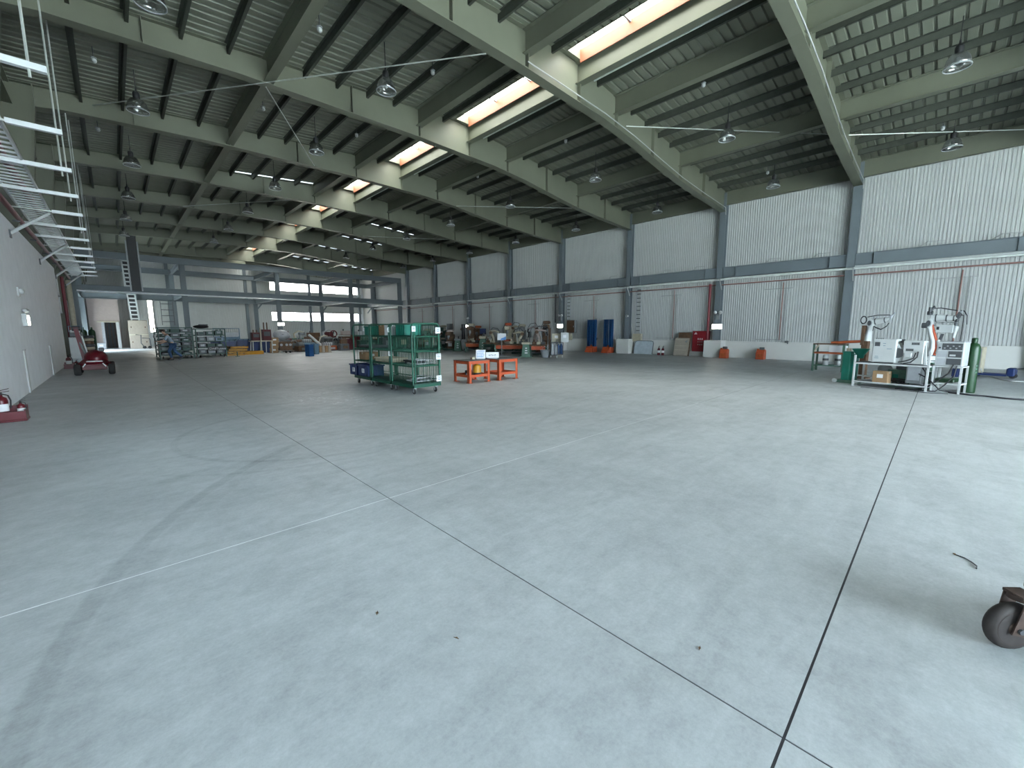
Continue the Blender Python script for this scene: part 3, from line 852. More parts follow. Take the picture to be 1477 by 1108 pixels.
# ================================================================ RED BOOM LIFT
bl = thing('boom_lift', 'dark red self-propelled boom lift parked by the left wall', 'lift', (-0.62, 21.75, 0))
MB().cbox((0, 0.35, 0.36), (0.74, 1.3, 0.2), bev=0.05).cbox((0, -0.28, 0.33), (0.62, 0.3, 0.16), bev=0.04).build('chassis', 'red', bl)
MB().cbox((0, -0.46, 0.27), (0.66, 0.1, 0.16), bev=0.02).build('front_bumper', 'maroon', bl)
for sx in (-1, 1):
    for yy in (-0.38, 0.95):
        wl = MB()
        wl.lathe([(0.06, -0.09), (0.17, -0.09), (0.20, -0.06), (0.20, 0.06), (0.17, 0.09), (0.06, 0.09)], 18, (sx * 0.44, yy, 0.2), Matrix.Rotation(PI / 2, 3, 'Y'))
        q = wl.build('wheel', 'rubber', bl)
        MB().cyl((sx * 0.37, yy, 0.2), (sx * 0.535, yy, 0.2), 0.08, 12).build('hub', 'maroon', q)
    MB().bar((sx * 0.30, -0.50, 0.30), (sx * 0.22, -0.50, 0.42), 0.05, 0.03).build('white_stripe', 'white', bl)
    MB().bar((sx * 0.36, -0.40, 0.40), (sx * 0.22, 0.0, 0.52), 0.14, 0.06).build('mudguard', 'red', bl)
MB().cbox((0.03, -0.15, 0.475), (0.5, 0.12, 0.06), bev=0.02).build('white_panel', 'white', bl)
MB().ball((0.05, 0.25, 0.56), 0.36, 18, 10, (0.92, 1.1, 0.9)).build('turret_cover', 'red', bl)
MB().cbox((0.0, 0.9, 0.62), (0.6, 0.5, 0.36), bev=0.06).build('counterweight', 'maroon', bl)
MB().bar((-0.26, 0.55, 0.5), (-0.40, 0.75, 1.72), 0.12, 0.16).build('lower_boom', 'red', bl)
MB().bar((-0.18, 0.5, 0.75), (-0.27, 0.7, 1.4), 0.04, 0.06).build('white_stripe', 'white', bl)
MB().bar((-0.40, 0.85, 1.68), (-0.28, 1.0, 0.75), 0.12, 0.14).build('upper_boom', 'maroon', bl)
MB().cyl((-0.5, 0.75, 1.68), (-0.28, 0.75, 1.68), 0.09, 12).build('knuckle', 'black', bl)
MB().cyl((-0.2, 0.4, 0.7), (-0.36, 0.65, 1.25), 0.035, 8).build('lift_cylinder', 'grey', bl)
MB().cbox((0.22, 0.1, 0.9), (0.16, 0.1, 0.14), bev=0.02).build('control_box', 'darkgrey', bl)

# ================================================================ ROLL CAGES
def roll_cage(loc, lab, L=1.1, W=0.82, shelves=(0.70, 1.06, 1.43), mesh_end=True, group='green roll cages'):
    """origin at the near left corner; x = width, y = length"""
    t = thing('roll_cage', lab, 'roll cage', loc, group=group)
    H = 1.75
    g = 'green'
    dk = MB().cbox((W / 2, L / 2, 0.245), (W, L, 0.04), bev=0.008).build('deck', 'dgreen', t)
    MB().box(0, W, 0, 0.03, 0.17, 0.23).box(0, W, L - 0.03, L, 0.17, 0.23).box(0, 0.03, 0, L, 0.17, 0.23).box(W - 0.03, W, 0, L, 0.17, 0.23).build('deck_rim', g, dk)
    def end_frame(y, nm):
        e = MB().tube([(0.02, y, 0.25), (0.02, y, H - 0.08), (0.045, y, H - 0.02), (0.10, y, H), (W - 0.10, y, H), (W - 0.045, y, H - 0.02), (W - 0.02, y, H - 0.08), (W - 0.02, y, 0.25)], 0.023, 8).build(nm, g, t)
        for z in shelves:
            MB().cyl((0.02, y, z), (W - 0.02, y, z), 0.016, 6).build('cross_rail', g, e)
        for i in range(1, 8):
            x = 0.02 + (W - 0.04) * i / 8
            MB().cyl((x, y, 0.26), (x, y, H), 0.005, 5).build('wire', g, e)
    end_frame(0.02, 'end_frame')
    end_frame(L - 0.02, 'end_frame')
    bk = MB().tube([(W - 0.02, 0.03, H - 0.03), (W - 0.02, L - 0.03, H - 0.03)], 0.015, 8).tube([(W - 0.02, 0.03, 0.32), (W - 0.02, L - 0.03, 0.32)], 0.015, 8).build('back_frame', g, t)
    for i in range(1, 11):
        y = 0.02 + (L - 0.04) * i / 11
        MB().cyl((W - 0.02, y, 0.26), (W - 0.02, y, H - 0.03), 0.005, 5).build('wire', g, bk)
    ft = MB().tube([(0.02, 0.05, H - 0.015), (0.02, L - 0.05, H - 0.015)], 0.013, 8).build('front_rail', g, t)
    for sx in (0.06, W - 0.06):
        MB().cbox((sx, -0.015, 1.0), (0.03, 0.02, 1.4)).build('hinge_strip', g, t)
    for z in shelves:
        s_ = MB().box(0.02, W - 0.02, 0.03, 0.055, z - 0.02, z + 0.012).box(0.02, W - 0.02, L - 0.055, L - 0.03, z - 0.02, z + 0.012).box(0.02, 0.045, 0.03, L - 0.03, z - 0.022, z + 0.012).box(W - 0.05, W - 0.02, 0.03, L - 0.03, z - 0.02, z + 0.012).build('shelf', g, t)
        for i in range(1, 12):
            y = 0.03 + (L - 0.06) * i / 12
            MB().cyl((0.03, y, z), (W - 0.03, y, z), 0.004, 4).build('wire', g, s_)
    for sx in (0.10, W - 0.10):
        for yy in (0.10, L - 0.10):
            c = MB().cbox((sx, yy, 0.155), (0.07, 0.09, 0.03)).bar((sx - 0.028, yy, 0.15), (sx - 0.028, yy + 0.02, 0.06), 0.006, 0.05).bar((sx + 0.028, yy, 0.15), (sx + 0.028, yy + 0.02, 0.06), 0.006, 0.05).build('caster', 'lgrey', t)
            w_ = MB().lathe([(0.02, -0.02), (0.055, -0.02), (0.065, -0.012), (0.065, 0.012), (0.055, 0.02), (0.02, 0.02)], 16, (sx, yy + 0.02, 0.066), Matrix.Rotation(PI / 2, 3, 'Y')).build('wheel', 'rubber', c)
            MB().cyl((sx - 0.024, yy + 0.02, 0.066), (sx + 0.024, yy + 0.02, 0.066), 0.024, 10).build('hub', 'white', c)
    return t
ca = roll_cage((5.17, 8.88), 'nearest green roll cage with white cards on its corner post', shelves=(0.70, 1.06, 1.43))
cb = roll_cage((5.16, 10.02), 'middle green roll cage of the row, box on its top level')
cc = roll_cage((5.15, 11.16), 'farthest green roll cage, blue crates on its deck')
def sign_card(loc, lab, w_=0.13, h_=0.17, rz=0.0, par=None):
    c = MB().cbox((0, 0, 0), (w_, 0.006, h_)).build('card', 'paper', par, loc, rz)
    for i in range(4):
        ww = w_ * (0.7 if i % 2 == 0 else 0.5)
        MB().box(-ww / 2, ww / 2, -0.006, -0.004, h_ * (0.28 - i * 0.17), h_ * (0.34 - i * 0.17)).build('print_line', 'ink', c)
    return c
for z in (1.58, 0.92, 0.36): sign_card((0.74, -0.03, z), '', 0.15, 0.15, 0, ca)
for z in (1.60, 0.98): sign_card((0.03, 0.0, z), '', 0.10, 0.13, 0.0, cb)
sign_card((0.05, -0.03, 1.62), '', 0.10, 0.13, 0.0, ca)

def crate(loc, lab, d, m, rz=0.0, cat='crate', nm='plastic_crate', card=False, grp=None):
    """open-topped moulded crate"""
    t = thing(nm, lab, cat, loc, rz, grp)
    x, y, z = d
    tk = 0.015
    b = MB().box(-x / 2, x / 2, -y / 2, y / 2, 0, tk).box(-x / 2, -x / 2 + tk, -y / 2, y / 2, 0, z).box(x / 2 - tk, x / 2, -y / 2, y / 2, 0, z).box(-x / 2, x / 2, -y / 2, -y / 2 + tk, 0, z).box(-x / 2, x / 2, y / 2 - tk, y / 2, 0, z)
    b.build('body', m, t)
    r = 0.02
    MB().box(-x / 2 - r, x / 2 + r, -y / 2 - r, -y / 2, z - 0.04, z).box(-x / 2 - r, x / 2 + r, y / 2, y / 2 + r, z - 0.04, z).box(-x / 2 - r, -x / 2, -y / 2, y / 2, z - 0.04, z).box(x / 2, x / 2 + r, -y / 2, y / 2, z - 0.04, z).build('rim', m, t)
    rb = MB()
    for i in range(4):
        u = -x / 2 + x * (i + 0.5) / 4
        rb.box(u - 0.008, u + 0.008, -y / 2 - 0.012, -y / 2, 0.01, z - 0.04)
        v = -y / 2 + y * (i + 0.5) / 4
        rb.box(-x / 2 - 0.012, -x / 2, v - 0.008, v + 0.008, 0.01, z - 0.04)
    rb.build('rib', m, t)
    if card:
        sign_card((-x / 2 - 0.02, -y * 0.1, z * 0.5), '', 0.16, 0.12, PI / 2 * -1, t)
    return t
def carton(loc, lab, d, m='card', rz=0.0, tape=True, nm='cardboard_box', cat='box'):
    t = thing(nm, lab, cat, loc, rz)
    x, y, z = d
    MB().cbox((0, 0, z / 2), (x, y, z), bev=0.006).build('carton', m, t)
    if tape:
        MB().box(-x / 2 - 0.002, x / 2 + 0.002, -0.025, 0.025, z - 0.06, z + 0.003).build('tape', 'cream', t)
        MB().box(-x / 2, x / 2, -0.004, 0.004, z, z + 0.004).build('flap_seam', 'ink', t)
    MB().box(-x * .2, x * .2, -y / 2 - 0.003, -y / 2, z * 0.45, z * 0.75).build('paper_label', 'paper', t)
    return t
crate((5.35, 11.55, 0.27), 'dark blue crate with a white card on the deck of the farthest roll cage', (0.5, 0.62, 0.32), 'blue', card=True)
crate((5.36, 12.14, 0.27), 'dark blue crate at the outer end of the farthest roll cage deck', (0.56, 0.5, 0.32), 'blue', card=True)
crate((5.66, 11.9, 1.45), 'small teal bin on the top level of the farthest roll cage', (0.42, 0.34, 0.26), 'teal', nm='plastic_bin', cat='bin')
crate((5.58, 9.72, 1.45), 'teal bin on the top level of the nearest roll cage', (0.5, 0.42, 0.30), 'teal', nm='plastic_bin', cat='bin', card=False)
carton((5.62, 10.98, 1.45), 'brown carton on the top level of the middle roll cage', (0.36, 0.3, 0.3))
carton((5.56, 10.58, 1.45), 'white carton beside the brown one on the middle roll cage', (0.3, 0.28, 0.28), 'paper', tape=False)
carton((5.60, 10.24, 1.45), 'pale carton at the near end of the middle roll cage top', (0.3, 0.24, 0.24), 'lgrey', tape=False)
carton((5.5, 11.98, 0.72), 'low brown carton on the bottom shelf of the farthest roll cage', (0.4, 0.42, 0.22))
crate((5.52, 10.62, 0.72), 'long shallow cream tray on the bottom shelf of the middle roll cage', (0.5, 0.9, 0.12), 'cream', nm='parts_tray', cat='tray')
crate((5.52, 11.7, 1.08), 'shallow dark tray on the middle shelf of the farthest roll cage', (0.5, 0.8, 0.08), 'darkgrey', nm='parts_tray', cat='tray')
crate((5.6, 9.5, 0.72), 'small black tray on the bottom shelf of the nearest roll cage', (0.3, 0.5, 0.1), 'black', nm='parts_tray', cat='tray')
for i, (z, y, lab) in enumerate(((0.72, 9.2, 'pale wire tray laid on the bottom shelf of the nearest roll cage'), (0.27, 9.25, 'pale wire tray lying on the deck of the nearest roll cage'))):
    t = thing('wire_tray', lab, 'tray', (5.66, y, z))
    MB().tube([(-0.28, -0.2, 0.03), (0.28, -0.2, 0.03), (0.28, 0.3, 0.03), (-0.28, 0.3, 0.03), (-0.28, -0.2, 0.03)], 0.012, 6).tube([(-0.25, -0.18, 0.12), (0.25, -0.18, 0.12), (0.25, 0.28, 0.12), (-0.25, 0.28, 0.12), (-0.25, -0.18, 0.12)], 0.012, 6).build('rim', 'lgrey', t)
    for j in range(6): MB().cyl((-0.28 + j * 0.112, -0.2, 0.03), (-0.25 + j * 0.1, -0.18, 0.12), 0.006, 5).cyl((-0.28 + j * 0.112, -0.2, 0.02), (-0.28 + j * 0.112, 0.3, 0.02), 0.006, 5).build('wire', 'lgrey', t)

# ================================================================ ORANGE STANDS
def stand(loc, lab, W, D, H=0.66, rz=0.0):
    t = thing('steel_stand', lab, 'stand', loc, rz, 'orange stands')
    lw = 0.09
    for sx in (0, 1):
        for sy in (0, 1):
            x, y = sx * W, sy * D
            dx, dy = (1 if sx == 0 else -1), (1 if sy == 0 else -1)
            l = MB().box(min(x, x + dx * lw), max(x, x + dx * lw), min(y, y + dy * 0.012), max(y, y + dy * 0.012), 0.012, H).box(min(x, x + dx * 0.012), max(x, x + dx * 0.012), min(y, y + dy * lw), max(y, y + dy * lw), 0.012, H).build('leg', 'orange', t)
            MB().box(min(x - dx * .02, x + dx * .13), max(x - dx * .02, x + dx * .13), min(y - dy * .02, y + dy * .13), max(y - dy * .02, y + dy * .13), 0, 0.014).build('foot_plate', 'deeporange', l)
    for z0, z1, nm in ((H - 0.09, H, 'top_rail'), (0.17, 0.25, 'lower_rail')):
        MB().box(0.03, W - 0.03, 0.012, 0.022, z0, z1).build(nm, 'orange', t)
        MB().box(0.03, W - 0.03, D - 0.022, D - 0.012, z0, z1).build(nm, 'orange', t)
        MB().box(0.012, 0.022, 0.03, D - 0.03, z0, z1).build(nm, 'orange', t)
        MB().box(W - 0.022, W - 0.012, 0.03, D - 0.03, z0, z1).build(nm, 'orange', t)
    MB().box(-0.01, W + 0.01, -0.01, D + 0.01, H, H + 0.014).build('top_plate', 'darkgrey', t)
    MB().box(0.025, W - 0.025, 0.025, D - 0.025, 0.17, 0.18).build('lower_shelf', 'deeporange', t)
    return t
stand((7.49, 9.63), 'orange steel stand nearer the roll cages, holding a yellow can', 0.82, 0.76)
stand((8.62, 9.55), 'orange steel stand on the right, its lower shelf empty', 0.82, 0.74)
yc = thing('oil_can', 'yellow can with black base on the left orange stand', 'can', (8.02, 9.9, 0.18))
MB().lathe([(0, 0.0), (0.12, 0.0), (0.125, 0.01), (0.125, 0.10)], 16).build('black_base', 'black', yc)
MB().lathe([(0.125, 0.10), (0.125, 0.30), (0.11, 0.33), (0.04, 0.345), (0.04, 0.37), (0.0, 0.37)], 16).build('body', 'yellow', yc)
MB().tube([(-0.09, 0, 0.33), (-0.06, 0, 0.40), (0.06, 0, 0.40), (0.09, 0, 0.33)], 0.008, 6).build('handle', 'darkgrey', yc)
gr_ = thing('angle_grinder', 'black grinder-like tool lying on the left orange stand shelf', 'tool', (7.72, 9.95, 0.19), 0.5)
MB().cyl((-0.16, 0, 0.14), (0.10, 0, 0.14), 0.045, 12).build('body', 'black', gr_)
MB().cyl((0.14, 0, 0.10), (0.14, 0, 0.2), 0.04, 10).cyl((0.14, 0, 0.07), (0.14, 0, 0.08), 0.09, 14).build('grinding_head', 'darkgrey', gr_)
MB().cyl((-0.10, 0, 0.0), (-0.12, 0, 0.13), 0.03, 8).cyl((0.06, 0.05, 0.0), (0.06, 0.0, 0.12), 0.025, 8).build('support_block', 'lgrey', gr_)
jb = thing('metal_jig', 'dark metal jig block behind the yellow can on the left orange stand', 'jig', (7.9, 10.18, 0.18), 0.2)
MB().cbox((0, 0, 0.08), (0.2, 0.14, 0.16), bev=0.01).build('block', 'darkgrey', jb)
MB().cyl((0.0, 0, 0.16), (0.0, 0, 0.28), 0.05, 10).build('post', 'lgrey', jb)
def board_sign(loc, lab, w_, h_, rz, kind):
    t = thing('sign_board', lab, 'sign', loc, rz)
    MB().cbox((0, 0, h_ / 2 + 0.02), (w_, 0.012, h_), bev=0.003).build('panel', 'paper', t)
    MB().cbox((0, 0.04, 0.012), (w_ * 0.8, 0.12, 0.024)).bar((0, 0.09, 0.02), (0, 0.01, h_ * 0.7), 0.03, 0.01).build('rest', 'lgrey', t)
    if kind == 'table':
        for i in range(4):
            z = 0.02 + h_ * (0.82 - i * 0.21)
            MB().box(-w_ * 0.38, w_ * (0.3 if i % 2 else 0.38), -0.009, -0.006, z - 0.006, z + 0.012).build('print_line', 'inkblue', t)
        MB().box(-w_ * .38, -w_ * .36, -0.009, -0.006, h_ * .15, h_ * .9).box(w_ * .05, w_ * .07, -0.009, -0.006, h_ * .15, h_ * .6).build('print_rule', 'inkblue', t)
    else:
        q = MB()
        x = -w_ * 0.28
        zc, hh, ww = 0.02 + h_ * 0.45, h_ * 0.3, w_ * 0.1
        for k in range(4):                                  # four block characters, too small in view to read
            q.box(x, x + ww * .22, -0.009, -0.006, zc - hh / 2, zc + hh / 2)
            if k != 2: q.box(x + ww * .75, x + ww * .97, -0.009, -0.006, zc - hh / 2, zc + hh / (2 if k != 1 else 9))
            q.box(x, x + ww, -0.009, -0.006, (zc + hh / 2 - 0.012) if k % 2 else zc, (zc + hh / 2) if k % 2 else zc + 0.012)
            x += ww * 1.5
        q.build('lettering', 'ink', t)
    return t
board_sign((8.27, 10.02, 0.675), 'upright white sign with blue table lines on the left orange stand', 0.30, 0.27, -0.75, 'table')
board_sign((8.72, 9.98, 0.675), 'wide low white sign with dark lettering on the right orange stand', 0.42, 0.18, -0.75, 'word')
pl = thing('hand_tool', 'small cream and brown tool left of the upright sign on the orange stand', 'tool', (7.98, 10.02, 0.675), -0.7)
MB().cbox((0, 0, 0.04), (0.09, 0.06, 0.08), bev=0.01).build('body', 'cream', pl)
MB().cyl((-0.1, 0, 0.03), (-0.04, 0, 0.03), 0.025, 8).build('handle', 'rust', pl)

# ================================================================ FOREGROUND TROLLEY AT THE RIGHT EDGE
tr = thing('hand_trolley', 'rusty steel trolley on a big swivel caster, cut by the right frame edge', 'trolley', (3.10, -0.373, 0))
def big_caster(x, y, rz):
    R = Matrix.Rotation(rz, 3, 'Z')
    def P(a, b, c): return Vector((x, y, 0)) + R @ Vector((a, b, c))
    c = MB().cbox(P(0.03, 0, 0.292), (0.085, 0.09, 0.014), rz).build('caster_plate', 'rustbrown', tr)
    for s in (-1, 1):
        MB().add([P(*q) for q in ((-0.035, s * 0.037, 0.1), (0.03, s * 0.037, 0.085), (0.075, s * 0.045, 0.28), (0.0, s * 0.045, 0.28),
                                  (-0.035, s * 0.043, 0.1), (0.03, s * 0.043, 0.085), (0.075, s * 0.051, 0.28), (0.0, s * 0.051, 0.28))],
                 [(0, 1, 2, 3), (7, 6, 5, 4), (0, 4, 5, 1), (1, 5, 6, 2), (2, 6, 7, 3), (3, 7, 4, 0)]).build('fork', 'rustbrown', c)
    MB().cyl(P(0.03, 0, 0.265), P(0.03, 0, 0.29), 0.05, 14).build('swivel_race', 'rustbrown', c)
    RR = R @ Matrix.Rotation(-PI / 2, 3, 'X')
    w_ = MB().lathe([(0.03, -0.028), (0.09, -0.028), (0.110, -0.025), (0.120, -0.012), (0.122, 0), (0.120, 0.012), (0.110, 0.025), (0.09, 0.028), (0.03, 0.028)], 30, P(0, 0, 0.122), RR).build('wheel', 'castergrey', c)
    MB().lathe([(0.0, -0.031), (0.035, -0.031), (0.045, -0.018), (0.080, -0.018), (0.09, -0.0295), (0.09, 0.0295), (0.080, 0.018), (0.045, 0.018), (0.035, 0.031), (0.0, 0.031)], 24, P(0, 0, 0.122), RR).build('wheel_disc', 'rustbrown', c)
    MB().cyl(P(0, -0.055, 0.122), P(0, 0.055, 0.122), 0.014, 8).build('axle_bolt', 'darkgrey', c)
for x, y, a in ((0, 0, -0.8), (0.0, -0.78, -0.4), (0.42, -0.2, -0.5), (0.42, -0.78, -0.3)): big_caster(x, y, a)
MB().bar((0.10, -0.035, 0.315), (0.10, -0.95, 0.315), 0.05, 0.035).bar((0.44, -0.10, 0.315), (0.44, -0.95, 0.315), 0.05, 0.035).bar((0.04, -0.12, 0.315), (0.46, -0.12, 0.315), 0.05, 0.035).bar((0.04, -0.92, 0.315), (0.46, -0.92, 0.315), 0.05, 0.035).build('deck_frame', 'rustbrown', tr)
MB().box(0.08, 0.47, -0.97, -0.10, 0.333, 0.341).build('deck_plate', 'grey', tr)
MB().bar((0.10, -0.07, 0.30), (0.10, -0.07, 0.98), 0.04, 0.04).bar((0.10, -0.93, 0.30), (0.10, -0.93, 0.98), 0.04, 0.04).bar((0.10, -0.07, 0.96), (0.10, -0.93, 0.96), 0.04, 0.04).build('push_handle', 'lgrey', tr)

# ================================================================ ROBOT STATION AT THE RIGHT
RO, RR_ = (14.88, 1.64), math.atan2(-0.975, -0.224)
EX, EY = (-0.224, -0.975), (0.975, -0.224)
def RL(x, y, z=0.0): return (RO[0] + EX[0] * x + EY[0] * y, RO[1] + EX[1] * x + EY[1] * y, z)
wt = thing('work_table', 'white tube-framed work table carrying the robot controllers', 'table', RL(0, 0), RR_)
for x, y, h in ((0.02, 0.02, 0.86), (1.52, 0.02, 1.02), (0.02, 0.66, 0.66), (1.52, 0.66, 0.66)):
    l = MB().box(x - 0.02, x + 0.02, y - 0.02, y + 0.02, 0.012, h).build('leg', 'white', wt)
    MB().box(x - 0.04, x + 0.04, y - 0.04, y + 0.04, 0, 0.012).build('foot', 'lgrey', l)
MB().box(0, 1.54, 0, 0.035, 0.62, 0.66).box(0, 1.54, 0.645, 0.68, 0.62, 0.66).box(0, 0.035, 0, 0.68, 0.62, 0.66).box(1.505, 1.54, 0, 0.68, 0.62, 0.66).build('top_frame', 'white', wt)
MB().box(0.02, 1.52, 0.02, 0.66, 0.655, 0.672).build('table_top', 'darkgrey', wt)
MB().box(0, 1.54, 0.0, 0.03, 0.12, 0.15).box(0, 1.54, 0.65, 0.68, 0.12, 0.15).build('lower_rail', 'white', wt)
MB().box(0.02, 1.52, 0.02, 0.66, 0.10, 0.118).build('lower_shelf', 'grey', wt)
MB().box(0.0, 0.55, 0.3, 0.33, 0.26, 0.29).build('cross_rail', 'white', wt)
cbx = thing('control_cabinet', 'white control cabinet with a dark display on the left of the work table', 'cabinet', RL(0.36, 0.06, 0.672), RR_)
MB().cbox((0.25, 0.17, 0.33), (0.50, 0.34, 0.62), bev=0.012).build('housing', 'white', cbx)
MB().cbox((0.25, -0.006, 0.33), (0.46, 0.012, 0.58), bev=0.004).build('door', 'white', cbx)
MB().box(0.05, 0.16, -0.018, -0.012, 0.45, 0.56).build('display', 'darkgrey', cbx)
for x, z, a in ((0.25, 0.52, 0.06), (0.25, 0.46, 0.05), (0.36, 0.38, 0.10), (0.11, 0.13, 0.09), (0.11, 0.17, 0.07)):
    MB().box(x - a / 2, x + a / 2, -0.016, -0.012, z, z + 0.012).build('print_mark', 'frameblue', cbx)
MB().cbox((0.25, 0.15, 0.01), (0.40, 0.26, 0.03)).build('plinth', 'black', cbx)
for i in range(5): MB().cyl((0.05 + i * 0.035, 0.06, 0.64), (0.05 + i * 0.035, 0.06, 0.665), 0.01, 6).build('cable_gland', 'black', cbx)

cb2 = thing('robot_controller', 'white robot controller box with two grey vents on the work table', 'controller', RL(0.98, 0.08, 0.672), RR_)
MB().cbox((0.20, 0.18, 0.31), (0.40, 0.34, 0.60), bev=0.015).build('housing', 'white', cb2)
MB().prism([(-0.01, 0.0), (-0.08, 0.0), (-0.02, 0.46), (-0.01, 0.5)], 'y', 0.05, 0.12).build('side_bracket', 'white', cb2)
MB().prism([(0.41, 0.0), (0.47, 0.0), (0.42, 0.46), (0.41, 0.5)], 'y', 0.05, 0.12).build('side_bracket', 'white', cb2)
for x0, z0 in ((0.16, 0.50), (0.06, 0.34)):
    v = MB().box(x0, x0 + 0.15, 0.0, 0.012, z0, z0 + 0.065).build('vent_panel', 'grey', cb2)
    for i in range(5): MB().box(x0 + 0.01 + i * 0.028, x0 + 0.025 + i * 0.028, -0.003, 0.0, z0 + 0.008, z0 + 0.057).build('vent_slot', 'black', v)
MB().cbox((0.12, -0.02, 0.24), (0.14, 0.05, 0.12), bev=0.01).build('socket_block', 'white', cb2)
MB().tube([(0.30, 0, 0.33), (0.31, -0.06, 0.2), (0.2, -0.08, 0.06), (0.06, -0.05, 0.02)], 0.014, 8).tube([(0.26, 0, 0.30), (0.24, -0.05, 0.16), (0.1, -0.06, 0.09), (-0.05, -0.04, 0.05)], 0.012, 8).build('cable', 'black', cb2)
cb3 = thing('wire_feeder', 'white wire feeder with round dark side beside the controller', 'wire feeder', RL(0.78, 0.22, 0.672), RR_)
MB().prism([(-0.06, 0), (0.16, 0), (0.16, 0.40), (0.10, 0.52), (-0.0, 0.52), (-0.06, 0.30)], 'y', -0.1, 0.14).build('housing', 'white', cb3)
MB().cyl((0.10, -0.13, 0.28), (0.10, -0.1, 0.28), 0.13, 18).build('spool_cover', 'darkgrey', cb3)
MB().box(0.01, 0.09, -0.106, -0.1, 0.40, 0.47).build('display', 'darkgrey', cb3)
MB().tube([(0.0, 0, 0.52), (0.02, 0, 0.58), (0.14, 0, 0.58), (0.16, 0, 0.5)], 0.012, 8).build('handle', 'darkgrey', cb3)
mo = thing('servo_motor', 'orange motor block between the white cabinet and the feeder', 'motor', RL(0.86, 0.40, 0.672), RR_)
MB().cbox((-0.08, 0, 0.13), (0.2, 0.2, 0.26), bev=0.02).build('body', 'orange', mo)
for i in range(5): MB().cbox((-0.08, -0.105, 0.04 + i * 0.045), (0.19, 0.02, 0.015)).build('cooling_fin', 'deeporange', mo)
MB().cbox((-0.06, 0, 0.40), (0.16, 0.16, 0.26), bev=0.01).build('white_block', 'white', mo)
MB().cbox((-0.08, 0, 0.57), (0.3, 0.2, 0.06), bev=0.01).cyl((-0.2, 0, 0.6), (0.06, 0, 0.6), 0.035, 8).build('top_clamp', 'darkgrey', mo)
carton(RL(0.58, 0.22, 0.12), 'brown carton on the lower shelf of the white work table', (0.32, 0.28, 0.33), rz=RR_)
gb = thing('transformer_box', 'grey metal box hung under the right half of the work table', 'box', RL(1.22, 0.32, 0.14), RR_)
MB().cbox((0, 0, 0.27), (0.30, 0.26, 0.48), bev=0.01).build('housing', 'grey', gb)
MB().cbox((0, -0.135, 0.3), (0.24, 0.012, 0.36), bev=0.003).build('door', 'lgrey', gb)
MB().tube([(0.12, -0.1, 0.5), (0.22, -0.16, 0.36), (0.26, -0.18, 0.12), (0.2, -0.2, -0.1), (-0.3, -0.25, -0.12)], 0.016, 8).tube([(0.1, -0.14, 0.3), (0.3, -0.2, 0.2), (0.5, -0.1, -0.08), (0.9, 0.0, -0.125)], 0.014, 8).build('cable', 'black', gb)

# robot on brown pedestal at the left
r1 = thing('welding_robot', 'white welding robot on a rust brown pedestal behind the left cabinet', 'robot', (17.20, 1.65), RR_)
r1.scale = (0.62, 0.8, 1.0)
MB().cbox((0, 0, 0.02), (0.5, 0.5, 0.04)).cbox((0, 0, 0.62), (0.26, 0.26, 1.16), bev=0.01).build('pedestal', 'rust', r1)
MB().cbox((-0.10, -0.05, 1.38), (0.14, 0.2, 0.62), bev=0.01).build('pedestal_upper', 'rust', r1)
MB().cyl((0.06, 0, 1.20), (0.06, 0, 1.42), 0.15, 16, 0.13).build('base', 'white', r1)
MB().tube([(0.06, 0.0, 1.36), (0.10, 0.0, 1.55), (0.12, 0.0, 1.76)], [0.13, 0.10, 0.10], 12).build('lower_arm', 'white', r1)
MB().cyl((0.12, -0.14, 1.76), (0.12, 0.14, 1.76), 0.125, 16).build('elbow', 'white', r1)
MB().tube([(0.06, 0, 1.78), (0.3, 0, 1.81), (0.62, 0, 1.84), (0.84, 0, 1.9)], [0.10, 0.09, 0.075, 0.055], 12).build('forearm', 'white', r1)
MB().lathe([(0.10, -0.03), (0.13, -0.03), (0.13, 0.03), (0.10, 0.03), (0.10, -0.03)], 16, (-0.14, -0.1, 1.86), Matrix.Rotation(PI / 2, 3, 'X')).build('cable_ring', 'black', r1)
MB().cyl((-0.14, -0.13, 1.86), (-0.14, -0.06, 1.86), 0.09, 14).build('motor_cover', 'white', r1)
MB().cbox((0.88, 0, 1.95), (0.1, 0.12, 0.12), ry=0.4, bev=0.02).cyl((0.92, 0, 1.98), (1.02, 0, 2.06), 0.03, 8).cyl((0.9, -0.02, 1.93), (0.9, -0.02, 1.80), 0.02, 8).build('wrist', 'lgrey', r1)
MB().tube([(0.28, -0.12, 1.52), (0.30, -0.13, 1.66), (0.40, -0.14, 1.62), (0.60, -0.14, 1.56), (0.80, -0.12, 1.66), (0.86, -0.08, 1.76)], 0.018, 8).tube([(0.0, -0.1, 1.95), (0.4, -0.1, 2.0), (0.86, -0.05, 2.0)], 0.012, 8).build('dress_cable', 'black', r1)
for x in (0.2, 0.35): MB().cbox((x, 0, 1.93), (0.04, 0.06, 0.08)).build('cable_clip', 'lgrey', r1)
for x, z, r in ((0.30, 1.81, 0.098), (0.66, 1.85, 0.082)): MB().cyl((x - 0.02, 0, z - 0.004), (x + 0.02, 0, z + 0.004), r, 14).build('joint_ring', 'darkgrey', r1)
MB().cyl((0.12, -0.155, 1.76), (0.12, -0.14, 1.76), 0.08, 14).build('motor_cap', 'darkgrey', r1)
